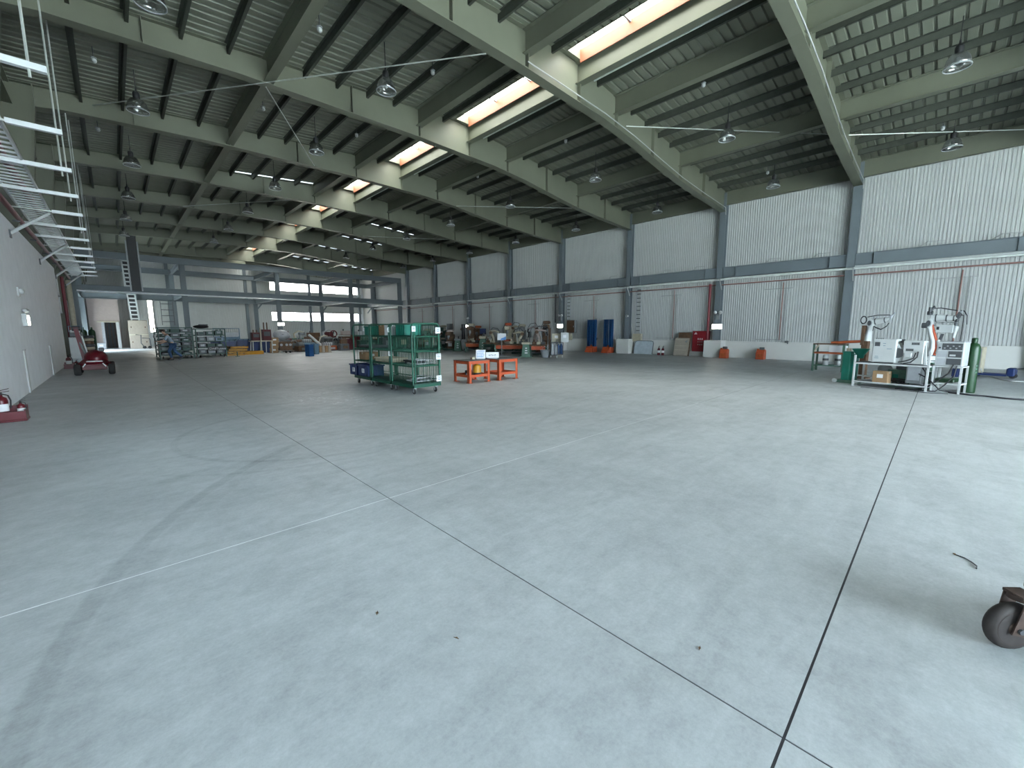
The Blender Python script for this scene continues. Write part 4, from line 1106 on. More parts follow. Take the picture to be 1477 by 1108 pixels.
# big robot at the right
r2 = thing('welding_robot', 'large white welding robot with orange stripes behind the right of the table', 'robot', (17.83, 0.24), RR_)
r2.scale = (0.56, 0.75, 1.0)
MB().cbox((0.1, 0, 0.04), (0.9, 0.8, 0.08), bev=0.01).cbox((0.1, 0, 0.32), (0.5, 0.5, 0.5), bev=0.02).build('base_frame', 'mgreen', r2)
MB().cyl((0.1, 0, 0.57), (0.1, 0, 0.86), 0.24, 18, 0.20).build('turret', 'white', r2)
MB().tube([(0.12, -0.16, 0.84), (0.20, -0.17, 1.02), (0.18, -0.17, 1.2), (0.05, -0.17, 1.45), (-0.03, -0.17, 1.72)], [0.14, 0.12, 0.10, 0.09, 0.10], 12).build('lower_arm', 'white', r2)
MB().tube([(0.30, -0.10, 0.80), (0.34, -0.11, 1.02), (0.30, -0.11, 1.2), (0.18, -0.11, 1.45), (0.06, -0.11, 1.7)], [0.09, 0.085, 0.07, 0.06, 0.05], 8).build('orange_link', 'orange', r2)
MB().tube([(0.42, -0.12, 0.84), (0.46, -0.13, 1.05), (0.36, -0.13, 1.24)], [0.10, 0.09, 0.06], 10).build('spring_balancer', 'white', r2)
MB().cyl((-0.03, -0.32, 1.74), (-0.03, 0.14, 1.74), 0.13, 16).build('elbow', 'white', r2)
MB().cyl((-0.26, -0.34, 1.68), (-0.05, -0.34, 1.68), 0.08, 12).build('axis_motor', 'darkgrey', r2)
MB().tube([(-0.02, 0, 1.90), (0.3, 0, 1.90), (0.7, 0, 1.88), (0.95, 0, 1.90)], [0.12, 0.10, 0.09, 0.07], 12).build('forearm', 'white', r2)
MB().cbox((0.55, -0.02, 1.58), (0.66, 0.26, 0.24), bev=0.02).build('feeder_box', 'white', r2)
MB().box(0.26, 0.36, -0.156, -0.15, 1.55, 1.64).build('feeder_display', 'black', r2)
MB().box(0.2, 1.0, -0.1, 0.1, 1.745, 1.765).build('support_rail', 'grey', r2)
MB().cyl((-0.10, -0.06, 2.0), (-0.10, -0.06, 2.22), 0.07, 10).cyl((-0.2, -0.06, 2.05), (0.02, -0.06, 2.05), 0.06, 10).cyl((-0.06, -0.06, 2.14), (0.06, -0.06, 2.24), 0.045, 8).build('rear_motor', 'darkgrey', r2)
MB().cbox((0.98, 0, 1.96), (0.14, 0.16, 0.2), ry=0.5, bev=0.03).cyl((0.95, 0, 1.86), (0.9, 0, 1.62), 0.07, 10).build('wrist', 'darkgrey', r2)
MB().cyl((0.95, 0, 1.66), (0.88, 0, 1.32), 0.10, 12, 0.06).build('torch_body', 'white', r2)
MB().cbox((1.04, 0, 2.06), (0.16, 0.1, 0.06), ry=-0.3, bev=0.01).build('torch_clamp', 'lgrey', r2)
MB().tube([(-0.02, -0.06, 2.18), (0.3, -0.06, 2.19), (0.7, -0.04, 2.13), (0.92, 0, 2.1)], 0.014, 8).tube([(1.02, 0, 2.1), (1.16, 0, 2.08), (1.30, -0.1, 1.95), (1.36, -0.2, 1.7)], 0.016, 8).tube([(1.0, 0, 1.98), (1.16, -0.05, 1.96), (1.22, -0.2, 1.8), (1.23, -0.3, 1.2)], 0.013, 8).build('dress_cable', 'black', r2)
for i in range(4): MB().cbox((0.42 + 0.02 * i, -0.05, 1.28 + i * 0.04), (0.10, 0.12, 0.05), bev=0.01).build('gear_block', 'darkgrey', r2)

gm = thing('machine_bed', 'teal green machine bed on the floor behind the white work table', 'machine', RL(0.98, 0.95), RR_)
MB().box(-0.42, 0.42, -0.16, -0.08, 0, 0.4).box(-0.42, 0.42, 0.08, 0.16, 0, 0.4).box(-0.42, -0.34, -0.16, 0.16, 0, 0.4).box(0.34, 0.42, -0.16, 0.16, 0, 0.4).build('frame', 'mgreen', gm)
MB().cbox((0, 0, 0.43), (0.9, 0.4, 0.07), bev=0.01).build('top_plate', 'mgreen', gm)
MB().cbox((-0.15, -0.02, 0.58), (0.3, 0.24, 0.24), bev=0.02).cyl((0.02, 0, 0.58), (0.3, 0, 0.58), 0.1, 12).build('gear_motor', 'darkgrey', gm)
for k in range(3): MB().cbox((-0.28 + k * 0.26, -0.17, 0.24), (0.12, 0.02, 0.2), bev=0.004).build('side_panel', 'teal', gm)
kk = thing('cable_coil', 'dark coil of cables heaped under the middle of the work table', 'cable', RL(0.92, 0.42, 0.118), RR_)
for k in range(4): MB().tube([(0.17 * math.cos(a * 0.52 + k) * (1 + 0.1 * k), 0.13 * math.sin(a * 0.52 + k), 0.02 + 0.03 * k + 0.012 * (a % 3)) for a in range(13)], 0.014, 6).build('loop', 'black', kk)
tk = thing('grey_tank', 'grey cylindrical tank standing behind the left half of the work table', 'tank', RL(0.42, 0.92), RR_)
MB().lathe([(0, 0), (0.15, 0), (0.16, 0.03), (0.16, 0.48), (0.12, 0.56), (0, 0.58)], 16).build('vessel', 'grey', tk)
MB().cyl((0, 0, 0.57), (0, 0, 0.64), 0.03, 8).build('valve', 'brass', tk)
MB().lathe([(0.162, 0.2), (0.166, 0.21), (0.166, 0.25), (0.162, 0.26)], 16).build('band', 'darkgrey', tk)
for x, z, r in ((0.15, 1.9, 0.118), (0.55, 1.89, 0.10), (0.82, 1.885, 0.085)): MB().cyl((x - 0.025, 0, z), (x + 0.025, 0, z), r, 14).build('joint_ring', 'darkgrey', r2)
MB().cyl((-0.03, -0.335, 1.74), (-0.03, -0.32, 1.74), 0.09, 14).build('motor_cap', 'darkgrey', r2)
for z in (0.62, 0.78): MB().cyl((0.1, 0, z - 0.015), (0.1, 0, z + 0.015), 0.245, 18).build('turret_band', 'darkgrey', r2)
wc = thing('welder_cart', 'white-framed cart holding the grey welding power source', 'cart', RL(1.56, 0.16), RR_)
for x in (0.02, 0.50):
    for y in (0.02, 0.52):
        MB().box(x - 0.018, x + 0.018, y - 0.018, y + 0.018, 0.0, 0.66).build('leg', 'white', wc)
MB().box(0, 0.52, 0, 0.54, 0.64, 0.67).build('top_plate', 'white', wc)
MB().box(0, 0.52, 0, 0.03, 0.22, 0.25).box(0, 0.52, 0.51, 0.54, 0.22, 0.25).box(0, 0.03, 0, 0.54, 0.22, 0.25).box(0.49, 0.52, 0, 0.54, 0.22, 0.25).build('lower_rail', 'white', wc)
MB().cbox((0.22, 0.27, 0.31), (0.34, 0.4, 0.1), bev=0.02).build('green_tank', 'cylgreen', wc)
MB().cbox((0.40, 0.06, 0.52), (0.12, 0.1, 0.2), bev=0.015).build('blue_regulator_bag', 'blue', wc)
MB().tube([(0.36, 0.0, 0.72), (0.30, -0.03, 0.5), (0.12, 0.0, 0.3), (-0.1, 0.05, 0.08), (-0.3, 0.1, 0.02)], 0.016, 8).tube([(0.42, 0, 0.7), (0.40, -0.03, 0.45), (0.25, 0.0, 0.2), (0.1, 0.0, 0.03), (-0.5, -0.1, 0.016)], 0.014, 8).build('cable', 'black', wc)
ps = thing('welding_power_source', 'pale grey welding power source with dark front panels on the cart', 'welder', RL(1.58, 0.2, 0.67), RR_)
MB().cbox((0.24, 0.22, 0.30), (0.48, 0.46, 0.60), bev=0.015).build('housing', 'lgrey', ps)
MB().box(0.01, 0.47, -0.014, -0.006, 0.02, 0.58).build('front_frame', 'white', ps)
for x0, x1, z0, z1, m in ((0.10, 0.45, 0.40, 0.56, 'darkgrey'), (0.22, 0.45, 0.22, 0.37, 'darkgrey'), (0.20, 0.45, 0.04, 0.19, 'darkgrey'), (0.03, 0.20, 0.22, 0.37, 'lgrey'), (0.03, 0.18, 0.04, 0.19, 'lgrey'), (0.03, 0.09, 0.40, 0.56, 'lgrey')):
    MB().box(x0, x1, -0.022, -0.014, z0, z1).build('front_panel', m, ps)
for i in range(6):
    MB().box(0.13 + i * 0.05, 0.16 + i * 0.05, -0.026, -0.022, 0.43 + (i % 2) * 0.05, 0.455 + (i % 2) * 0.05).build('control_mark', 'lgrey', ps)
MB().cyl((0.06, -0.03, 0.45), (0.06, -0.014, 0.45), 0.02, 10).build('knob', 'black', ps)
MB().cbox((0.30, -0.035, 0.27), (0.1, 0.02, 0.04)).build('nameplate', 'white', ps)

def gas_cylinder(loc, lab, h=1.36, r=0.125, m='cylgreen'):
    t = thing('gas_cylinder', lab, 'gas cylinder', loc)
    MB().lathe([(0, 0), (r * .96, 0), (r, 0.03), (r, h * 0.78), (r * .93, h * .84), (r * .7, h * .885), (r * .36, h * .91), (0.045, h * .925), (0, h * .925)], 20).build('bottle', m, t)
    MB().lathe([(0.05, h * .9), (0.055, h * .93), (0.055, h * .985), (0.035, h), (0, h)], 14).build('valve_cap', m if h < 1 else 'cylgreen', t)
    for i, z in enumerate((0.44, 0.38, 0.50)):
        MB().cbox((-0.06 - 0.03, -r * .72, h * z), (0.05, 0.012, 0.03), rz=-0.75).build('stencil_mark', 'mgreen', t)
    return t
gas_cylinder((15.24, -0.58, 0), 'tall green gas cylinder standing right of the welder cart')
fg = thing('hopper_pump', 'teal green pump column with a flared hopper left of the work table', 'machine', (15.62, 1.80, 0), RR_)
MB().cbox((0, 0, 0.04), (0.62, 0.42, 0.08), bev=0.01).build('base', 'mgreen', fg)
MB().cbox((-0.06, 0, 0.5), (0.2, 0.24, 0.86), bev=0.02).cbox((0.10, 0.02, 0.46), (0.12, 0.2, 0.78), bev=0.01).build('column', 'teal', fg)
MB().lathe([(0.08, 0.74), (0.10, 0.84), (0.20, 1.0), (0.20, 1.02), (0.185, 1.02), (0.09, 0.86)], 14, (0.24, -0.05, 0)).build('hopper', 'teal', fg)
MB().cyl((-0.06, 0, 0.92), (-0.06, 0, 1.02), 0.06, 10).build('top_cap', 'cream', fg)
for x in (-0.26, 0.26): MB().cyl((x, -0.2, 0.06), (x, -0.26, 0.06), 0.06, 12).build('wheel', 'white', fg)

gt = thing('jig_table', 'small green-legged bench with an orange shelf near the right wall', 'table', (19.35, 2.85, 0), RR_ + 0.15)
for x in (-0.45, 0.45):
    for y in (-0.25, 0.25):
        MB().box(x - 0.03, x + 0.03, y - 0.03, y + 0.03, 0, 1.0).build('leg', 'mgreen', gt)
MB().box(-0.48, 0.48, -0.28, 0.28, 0.66, 0.72).build('orange_shelf', 'deeporange', gt)
MB().box(-0.48, 0.48, -0.28, 0.28, 1.0, 1.04).build('top', 'rust', gt)
MB().box(-0.48, 0.48, -0.26, -0.22, 0.2, 0.24).box(-0.48, 0.48, 0.22, 0.26, 0.2, 0.24).build('stretcher', 'mgreen', gt)
MB().tube([(-0.42, -0.26, 0.74), (-0.36, -0.28, 0.9), (-0.28, -0.28, 1.0)], 0.03, 8).build('guide', 'cream', gt)
MB().cyl((0.05, -0.2, 1.07), (0.9, -0.1, 1.14), 0.05, 10).build('orange_arm', 'deeporange', gt)
carton((19.40, 2.62, 0.72), 'white box on the orange shelf of the small green bench', (0.5, 0.3, 0.24), 'paper', rz=RR_ + 0.15, tape=False, nm='parts_box')
for i, (dx, lab) in enumerate(((0.10, 'left white canister under the small green bench'), (-0.12, 'right white canister under the small green bench'))):
    t = thing('canister', lab, 'canister', (19.35 - dx * .3, 2.80 + dx * 1.6, 0.22))
    MB().lathe([(0, 0), (0.09, 0), (0.09, 0.36), (0.07, 0.40), (0, 0.40)], 14).build('body', 'white', t)
    MB().lathe([(0.092, 0.18), (0.094, 0.2), (0.094, 0.24), (0.092, 0.26)], 14).build('band', 'darkgrey', t)
gc_ = thing('electric_cabinet', 'beige electric cabinet standing by the right wall behind the green cylinder', 'cabinet', (20.9, -0.75, 0), RR_)
MB().cbox((0, 0, 0.52), (0.62, 0.4, 0.9), bev=0.01).build('housing', 'cream', gc_)
MB().cbox((0, -0.205, 0.52), (0.56, 0.012, 0.82), bev=0.003).build('door', 'grey', gc_)
MB().cbox((0.2, -0.225, 0.5), (0.03, 0.03, 0.14), bev=0.006).build('handle', 'white', gc_)
MB().cbox((0, 0, 0.035), (0.5, 0.34, 0.07)).build('plinth', 'black', gc_)
pj = thing('pallet_truck', 'dark blue hand pallet truck lowered on the floor near the right wall', 'pallet truck', (20.6, -1.25, 0), RR_)
MB().box(-0.5, 0.35, -0.25, -0.10, 0.07, 0.13).box(-0.5, 0.35, 0.10, 0.25, 0.07, 0.13).build('fork', 'blue', pj)
MB().cbox((0.42, 0, 0.2), (0.18, 0.4, 0.26), bev=0.03).build('pump_body', 'blue', pj)
for s in (-1, 1):
    MB().cyl((0.46, s * 0.12, 0.08), (0.46, s * 0.06, 0.08), 0.08, 14).build('wheel', 'rubber', pj)
    MB().cyl((-0.4, s * 0.2, 0.04), (-0.4, s * 0.14, 0.04), 0.04, 10).build('roller', 'rubber', pj)
MB().tube([(0.5, 0, 0.3), (0.8, 0, 0.36), (1.05, 0, 0.5)], 0.02, 8).build('drawbar', 'darkgrey', pj)
# hoses on the floor
def hose(pts, lab, m='hose', r=0.016):
    # smooth the path
    P = [Vector((p[0], p[1], p[2] if len(p) > 2 else r)) for p in pts]
    out = []
    for i in range(len(P) - 1):
        a, b, c, d = P[max(i - 1, 0)], P[i], P[i + 1], P[min(i + 2, len(P) - 1)]
        for k in range(6):
            t = k / 6
            out.append(0.5 * ((2 * b) + (c - a) * t + (2 * a - 5 * b + 4 * c - d) * t * t + (3 * b - a - 3 * c + d) * t * t * t))
    out.append(P[-1])
    o = MB().tube(out, r, 7).build('hose', m)
    tag(o, lab, 'hose')
hose([(14.75, -0.25), (14.55, -0.61), (14.53, -0.88), (14.38, -1.13), (14.39, -1.40), (14.49, -1.63)], 'black hose on the floor running from the welder cart to the right frame edge', r=0.02)
hose([(15.4, -0.75, 0.6), (21.66, -1.13), (20.14, -1.32), (19.35, -1.54), (19.41, -1.83), (19.74, -2.16)], 'pale cable from the green cylinder trailing over the floor by the right wall', 'pipegrey', 0.014)
hose([RL(0.3, -0.25), RL(0.8, -0.22), RL(1.2, -0.1), RL(1.6, -0.12), RL(1.9, 0.1)], 'black cable snaking on the floor in front of the work table', r=0.014)

# ================================================================ RIGHT WALL FITTINGS
fc = thing('fire_cabinet', 'red fire hose cabinet with white lettering against the right wall', 'fire cabinet', (24.62, 9.74, 0.28), -PI / 2)
# local x runs towards -Y after the turn; front faces the hall
MB().cbox((0, 0.10, 0.6), (0.92, 0.22, 1.2), bev=0.01).build('housing', 'fireRed', fc)
dr_ = MB().cbox((0, -0.02, 0.6), (0.86, 0.02, 1.14), bev=0.006).build('door', 'fireRed', fc)
MB().prism([(-0.36, 1.0), (-0.18, 1.0), (-0.22, 1.1), (-0.28, 1.12)], 'y', -0.036, -0.03).build('white_emblem', 'paper', dr_)
for row in range(3):
    zc = 0.72 - row * 0.16
    for k in range(3):
        x = -0.11 + k * 0.11 + (0 if row else 0.0)
        hh = 0.11 if row == 0 else 0.07
        mk = 'paper' if row == 0 else 'pink'
        MB().box(x - 0.035, x + 0.035, -0.034, -0.03, zc + hh * .34, zc + hh * .5).box(x - 0.01, x + 0.01, -0.034, -0.03, zc - hh / 2, zc + hh / 2).box(x - 0.035, x + 0.035, -0.034, -0.03, zc - hh * .1, zc + hh * .06).build('lettering', mk, dr_)
MB().cyl((0.38, -0.05, 0.55), (0.38, -0.03, 0.55), 0.03, 10).build('latch', 'lgrey', dr_)
def leaning_panel(loc, lab, w_, h_, m, lean, nm, cat, th=0.03, frame=None, rounded=0.0):
    """panel leaning back on the right wall; loc is its floor edge centre"""
    t = thing(nm, lab, cat, loc, -PI / 2)
    R = Matrix.Rotation(lean, 3, 'X')
    def T(mb):
        mb.v = [tuple(Matrix.Rotation(-lean, 3, 'X') @ Vector(v)) for v in mb.v]
        return mb
    T(MB().cbox((0, 0, h_ / 2), (w_, th, h_), bev=0.006)).build('panel', m, t)
    if frame:
        f = MB()
        k = 0.05
        pts = [(-w_ / 2, 0), (-w_ / 2, h_ - 0.15), (-w_ / 2 + 0.05, h_ - 0.04), (-w_ / 2 + 0.16, h_), (w_ / 2 - 0.16, h_), (w_ / 2 - 0.05, h_ - 0.04), (w_ / 2, h_ - 0.15), (w_ / 2, 0)]
        f.tube([(x, -th / 2 - 0.005, z + 0.02) for x, z in pts], 0.028, 6)
        T(f).build('frame', frame, t)
    return t, T
lp, T_ = leaning_panel((24.30, 10.62, 0.0), 'grey brown sheet leaning on the right wall behind a pale board', 0.78, 1.42, 'rust', 0.22, 'board', 'board')
lp2, T2 = leaning_panel((24.18, 10.70, 0.0), 'pale plywood board with faint lines leaning beside the fire cabinet', 0.86, 1.08, 'wood', 0.22, 'board', 'board')
for z in (0.35, 0.6, 0.98): T2(MB().box(-0.36, 0.30, -0.02, -0.016, z, z + 0.02)).build('pencil_line', 'cream', lp2)
T2(MB().prism([(0.16, 0.86), (0.34, 0.98), (0.30, 0.80)], 'y', -0.02, -0.016)).build('dark_mark', 'grey', lp2)
leaning_panel((24.35, 13.2, 0.0), 'blue grey board with rounded dark frame leaning on the right wall', 1.28, 0.84, 'board', 0.2, 'board', 'board', frame='grey')
for i in range(2):
    extinguisher((24.1, 12.0 - i * 0.26, 0.0), ['left', 'right'][i] + ' one of the two small red extinguishers below the pipe valve', 0.95)
def orange_can(loc, lab):
    t = thing('equipment_box', lab, 'box', loc, -PI / 2, 'orange boxes by the right wall')
    MB().prism([(-0.2, 0), (0.2, 0), (0.2, 0.46), (0.0, 0.52), (-0.2, 0.30)], 'x', -0.19, 0.19).build('body', 'orange', t)
    MB().cbox((0, -0.21, 0.22), (0.3, 0.02, 0.36), bev=0.008).build('front_plate', 'orange', t)
    MB().box(-0.13, 0.13, -0.226, -0.22, 0.10, 0.28).build('worn_label', 'deeporange', t)
    MB().cbox((0.03, 0.04, 0.56), (0.22, 0.14, 0.14), bev=0.02).build('dark_top', 'darkgrey', t)
    MB().cbox((-0.14, 0.0, 0.50), (0.08, 0.1, 0.1), bev=0.01).build('cap', 'deeporange', t)
orange_can((24.0, 8.18, 0), 'orange equipment box in front of the second column plinth')
orange_can((24.4, 6.5, 0), 'orange equipment box alone against the white dado')
def blue_posts(loc, lab):
    t = thing('lifting_post', lab, 'post', loc, 0, 'blue posts with orange feet')
    for y in (-0.2, 0.2):
        MB().box(-0.14, 0.14, y - 0.10, y - 0.08, 0.1, 2.25).box(-0.14, 0.14, y + 0.08, y + 0.10, 0.1, 2.25).box(0.0, 0.02, y - 0.1, y + 0.1, 0.1, 2.25).build('upright', 'brightblue', t)
    MB().cbox((0, 0, 0.2), (0.5, 0.62, 0.4), bev=0.02).prism([(-0.3, 0.0), (-0.5, 0.0), (-0.3, 0.3)], 'y', -0.25, 0.25).build('foot', 'orange', t)
    MB().cbox((-0.26, -0.16, 0.46), (0.06, 0.1, 0.12)).build('bracket', 'deeporange', t)
blue_posts((24.2, 17.05, 0), 'pair of dark blue posts on an orange foot, farther along the right wall')
blue_posts((24.2, 15.70, 0), 'pair of dark blue posts on an orange foot beside the white plinth')
def em_light(loc, lab, rz, spots=True):
    t = thing('emergency_light', lab, 'wall light', loc, rz, 'lit boxes on the columns')
    MB().cbox((0, 0.03, 0), (0.56, 0.08, 0.30), bev=0.01).build('housing', 'white', t)
    MB().cbox((0, -0.015, 0), (0.52, 0.02, 0.26), bev=0.005).build('lit_panel', 'lampon', t)
    if spots:
        MB().cbox((0, 0.03, 0.55), (0.2, 0.08, 0.3), bev=0.01).build('battery_box', 'grey', t)
        for s in (-1, 1): MB().ball((s * 0.14, -0.02, 0.78), 0.10, 10, 7).build('spot_head', 'white', t)
em_light((24.46, 8.80, 1.72), 'lit white emergency light on the second column of the right wall', -PI / 2)
em_light((24.46, 20.15, 1.85), 'lit white emergency light on the column above the welder trolleys', -PI / 2)
em_light((24.46, 31.55, 1.9), 'lit white emergency light on the column behind the dark cylinder rack', -PI / 2)
em_light((11.2, 42.4, 2.15), 'lit white emergency light on the gallery column in the far bay', 0, False)
vb = thing('wall_cabinet', 'brown grey panel cabinet on the right wall beside the welder trolleys', 'cabinet', (24.72, 19.25, 1.35), -PI / 2)
MB().cbox((0, 0.0, 0.45), (0.75, 0.24, 0.95), bev=0.01).build('housing', 'grey', vb)
MB().cbox((0, -0.125, 0.45), (0.69, 0.014, 0.88), bev=0.004).build('door', 'rust', vb)
MB().cbox((0.28, -0.14, 0.45), (0.03, 0.03, 0.12)).build('handle', 'lgrey', vb)
cm = thing('camera_unit', 'small white box on the third column of the right wall', 'camera', (24.5, 14.5, 2.45), -PI / 2)
MB().cbox((0, 0, 0), (0.16, 0.12, 0.12), bev=0.015).build('housing', 'white', cm)
MB().cyl((0, -0.06, 0), (0, -0.1, 0), 0.035, 10).build('lens', 'darkgrey', cm)

# small debris on the open floor
for i, (p, rz, L) in enumerate((((4.10, -0.29), 0.4, 0.10), ((0.93, 2.08), 1.0, 0.014), ((1.14, 1.61), 2.0, 0.014), ((1.98, 0.70), 0.2, 0.014))):
    lab = ['curved dark twig on the floor toward the right', 'small brown leaf fragment left of the floor centre', 'dark sliver on the floor near the bottom centre', 'small brown leaf fragment right of the floor centre'][i]
    t = thing(['twig', 'leaf', 'sliver', 'leaf'][i], lab, 'debris', (p[0], p[1], 0.0), rz)
    if i == 0:
        MB().tube([(-0.09, 0.02, 0.004), (-0.05, 0.0, 0.006), (0.0, 0.0, 0.004), (0.05, 0.015, 0.005), (0.09, 0.05, 0.004)], 0.004, 6).build('stem', 'darkgrey', t)
        MB().cbox((0.09, 0.05, 0.006), (0.02, 0.01, 0.006)).build('broken_end', 'leaf', t)
    else:
        MB().add([(-L, 0, 0.002), (0, -L * .45, 0.006), (L, 0, 0.003), (0, L * .45, 0.007), (0, 0, 0.001)], [(0, 1, 4), (1, 2, 4), (2, 3, 4), (3, 0, 4)]).build('blade', 'leaf', t)
        MB().cyl((-L, 0, 0.002), (L * 1.2, 0, 0.004), 0.0015, 5).build('midrib', 'rust', t)

# ================================================================ FAR LEFT: GREEN STORAGE FRAMES
def storage_frame(loc, lab, W, D, H, levels, fill):
    t = thing('storage_rack', lab, 'rack', loc)
    for x in (0, W):
        for y in (0, D):
            MB().box(x - 0.03, x + 0.03, y - 0.03, y + 0.03, 0.0, H).build('post', 'dgreen', t)
    for i in range(levels + 1):
        z = 0.22 + (H - 0.24) * i / levels
        lv = MB().box(0, W, -0.025, 0.025, z - 0.03, z + 0.02).box(0, W, D - 0.025, D + 0.025, z - 0.03, z + 0.02).box(-0.025, 0.025, 0, D, z - 0.03, z + 0.02).box(W - 0.025, W + 0.025, 0, D, z - 0.03, z + 0.02).build('shelf_rail', 'dgreen', t)
        if i < levels:
            q = MB()
            for k in range(5):
                y = D * (k + 0.5) / 5
                q.box(0.02, W - 0.02, y - 0.05, y + 0.05, z - 0.015, z + 0.005)
            q.build('shelf_slat', 'darkgrey', lv)
    for x in (0.12, W - 0.12):
        for y in (0.12, D - 0.12):
            MB().cyl((x - 0.03, y, 0.08), (x + 0.03, y, 0.08), 0.08, 12).build('wheel', 'rubber', t)
    rnd = random.Random(fill)
    pal = ['dgreen', 'bluesheet', 'darkgrey', 'dgreen', 'darkgrey', 'grey']
    side = lab.split(' ')[0]
    for i in range(levels):
        z = 0.23 + (H - 0.24) * i / levels
        hmax = (H - 0.24) / levels - 0.07
        n = 3
        for row in range(2 if D > 2 else 1):
            for k in range(n):
                ww = (W - 0.14) / n - 0.03
                hh = hmax * rnd.uniform(0.6, 0.97)
                dd = (D - 0.3) / (2 if D > 2 else 1)
                where = '%s metal parts bin on the %s shelf of the %s storage frame%s' % (['left', 'middle', 'right'][k], ['lowest', 'second lowest', 'third lowest', 'fourth lowest', 'fifth lowest', 'topmost'][i], side, '' if row == 0 else ', rear row')
                b = thing('parts_bin', where, 'bin', (loc[0] + 0.085 + (ww + 0.03) * k + ww / 2, loc[1] + 0.12 + dd * (row + 0.5), z))
                x, y = ww / 2, dd / 2 - 0.02
                MB().box(-x, x, -y, y, 0, 0.02).box(-x, x, -y, -y + .02, 0, hh).box(-x, x, y - .02, y, 0, hh).box(-x, -x + .02, -y, y, 0, hh).box(x - .02, x, -y, y, 0, hh).build('bin_body', pal[rnd.randrange(6)], b)
                MB().box(-x * .5, x * .5, -y - .012, -y, hh * .3, hh * .8).build('label_plate', 'grey' if rnd.random() < .5 else ('dgreen' if rnd.random() < .7 else 'lgrey'), b)
                MB().box(-x, x, -y * .9, y * .9, hh * .7, hh * .72).build('contents', 'darkgrey', b)
    return t
storage_frame((1.75, 30.0, 0), 'left dark green storage frame, the stooping person walking past its front', 1.5, 3.0, 1.78, 6, 3)
storage_frame((3.45, 30.3, 0), 'right dark green storage frame, black bundle on its top', 1.42, 1.4, 1.70, 4, 9)
bd = thing('tool_bundle', 'black bundle lying on top of the right green storage frame', 'bundle', (3.8, 30.9, 1.72))
MB().ball((0, 0, 0.10), 0.12, 12, 7, (3.2, 2.2, 0.9)).build('cover', 'black', bd)
MB().cbox((0.1, -0.1, 0.20), (0.4, 0.3, 0.08), rz=0.2, bev=0.02).build('folded_top', 'darkgrey', bd)
tx = thing('banner_strip', 'dark strip with white lettering across the right green storage frame', 'sign', (4.45, 30.22, 0.52))
MB().box(-0.5, 0.36, 0.0, 0.02, -0.12, 0.12).build('strip', 'black', tx)
x = -0.42
for i, ww in enumerate((0.10, 0.07, 0.07, 0.05, 0.05, 0.10, 0.07, 0.07, 0.07)):     # white letters, blurred past reading in the photograph
    q = MB().box(x, x + 0.02, -0.008, 0, -0.06, 0.07 if i in (0, 3, 4) else 0.03)
    if i not in (3, 4): q.box(x, x + ww, -0.008, 0, -0.06, -0.035).box(x + ww - 0.02, x + ww, -0.008, 0, -0.06, 0.02)
    if i == 0: q.box(x, x + ww, -0.008, 0, 0.045, 0.07)
    q.build('lettering', 'paper', tx)
    x += ww + 0.02
tl = thing('lamp_tray', 'white lit twin fittings on the side of the left green storage frame', 'lamp', (1.685, 31.6, 1.25))
for y in (0, 0.7):
    MB().cbox((0, y, 0), (0.08, 0.3, 0.18), bev=0.02).build('fitting', 'white', tl)
MB().box(0.03, 0.06, -0.2, 0.9, 0.08, 0.12).build('rail', 'lgrey', tl)

# ================================================================ PERSON WALKING PAST THE FRAMES
def skin_figure(name, joints, edges, m, parent, lvl=1):
    me = bpy.data.meshes.new(name)
    me.from_pydata([j[:3] for j in joints], edges, [])
    me.materials.append(M[m])
    o = bpy.data.objects.new(name, me)
    C.objects.link(o)
    o.parent = parent
    sk = o.modifiers.new('skin', 'SKIN')
    for i, v in enumerate(me.skin_vertices[0].data):
        r = joints[i][3]
        v.radius = r if isinstance(r, tuple) else (r, r)
        v.use_root = (i == 0)
    sk.use_smooth_shade = True
    sb = o.modifiers.new('sub', 'SUBSURF')
    sb.levels = lvl
    sb.render_levels = lvl
    return o
pe = thing('person', 'person in grey blue shirt and blue jeans stooping forward mid-stride beside the frame', 'person', (2.25, 28.95, 0), PI)
# local +x is the walking direction
J = [(0.0, 0, 0.86, (0.13, 0.10)), (0.06, 0, 1.02, (0.12, 0.09)), (0.16, 0, 1.20, (0.14, 0.10)), (0.22, 0, 1.32, (0.11, 0.09)), (0.27, 0, 1.40, 0.055), (0.33, 0, 1.47, (0.085, 0.075)), (0.37, 0, 1.56, (0.09, 0.08)), (0.38, 0, 1.62, (0.06, 0.055)),
     (0.02, 0.10, 0.82, 0.09), (0.20, 0.10, 0.50, 0.065), (0.10, 0.10, 0.10, 0.042), (0.22, 0.10, 0.04, 0.04),
     (-0.02, -0.10, 0.82, 0.09), (-0.06, -0.10, 0.46, 0.065), (-0.36, -0.10, 0.16, 0.042), (-0.30, -0.10, 0.05, 0.04),
     (0.22, 0.19, 1.30, 0.06), (0.34, 0.22, 1.06, 0.045), (0.58, 0.18, 1.02, 0.034), (0.66, 0.17, 1.02, 0.036),
     (0.20, -0.19, 1.30, 0.06), (0.24, -0.24, 1.02, 0.045), (0.46, -0.22, 0.92, 0.034), (0.54, -0.21, 0.91, 0.036)]
E_ = [(0, 1), (1, 2), (2, 3), (3, 4), (4, 5), (5, 6), (6, 7), (0, 8), (8, 9), (9, 10), (10, 11), (0, 12), (12, 13), (13, 14), (14, 15), (3, 16), (16, 17), (17, 18), (18, 19), (3, 20), (20, 21), (21, 22), (22, 23)]
skin_figure('body', J, E_, 'skin', pe)
def grow(r, k): return tuple(q + k for q in r) if isinstance(r, tuple) else r + k
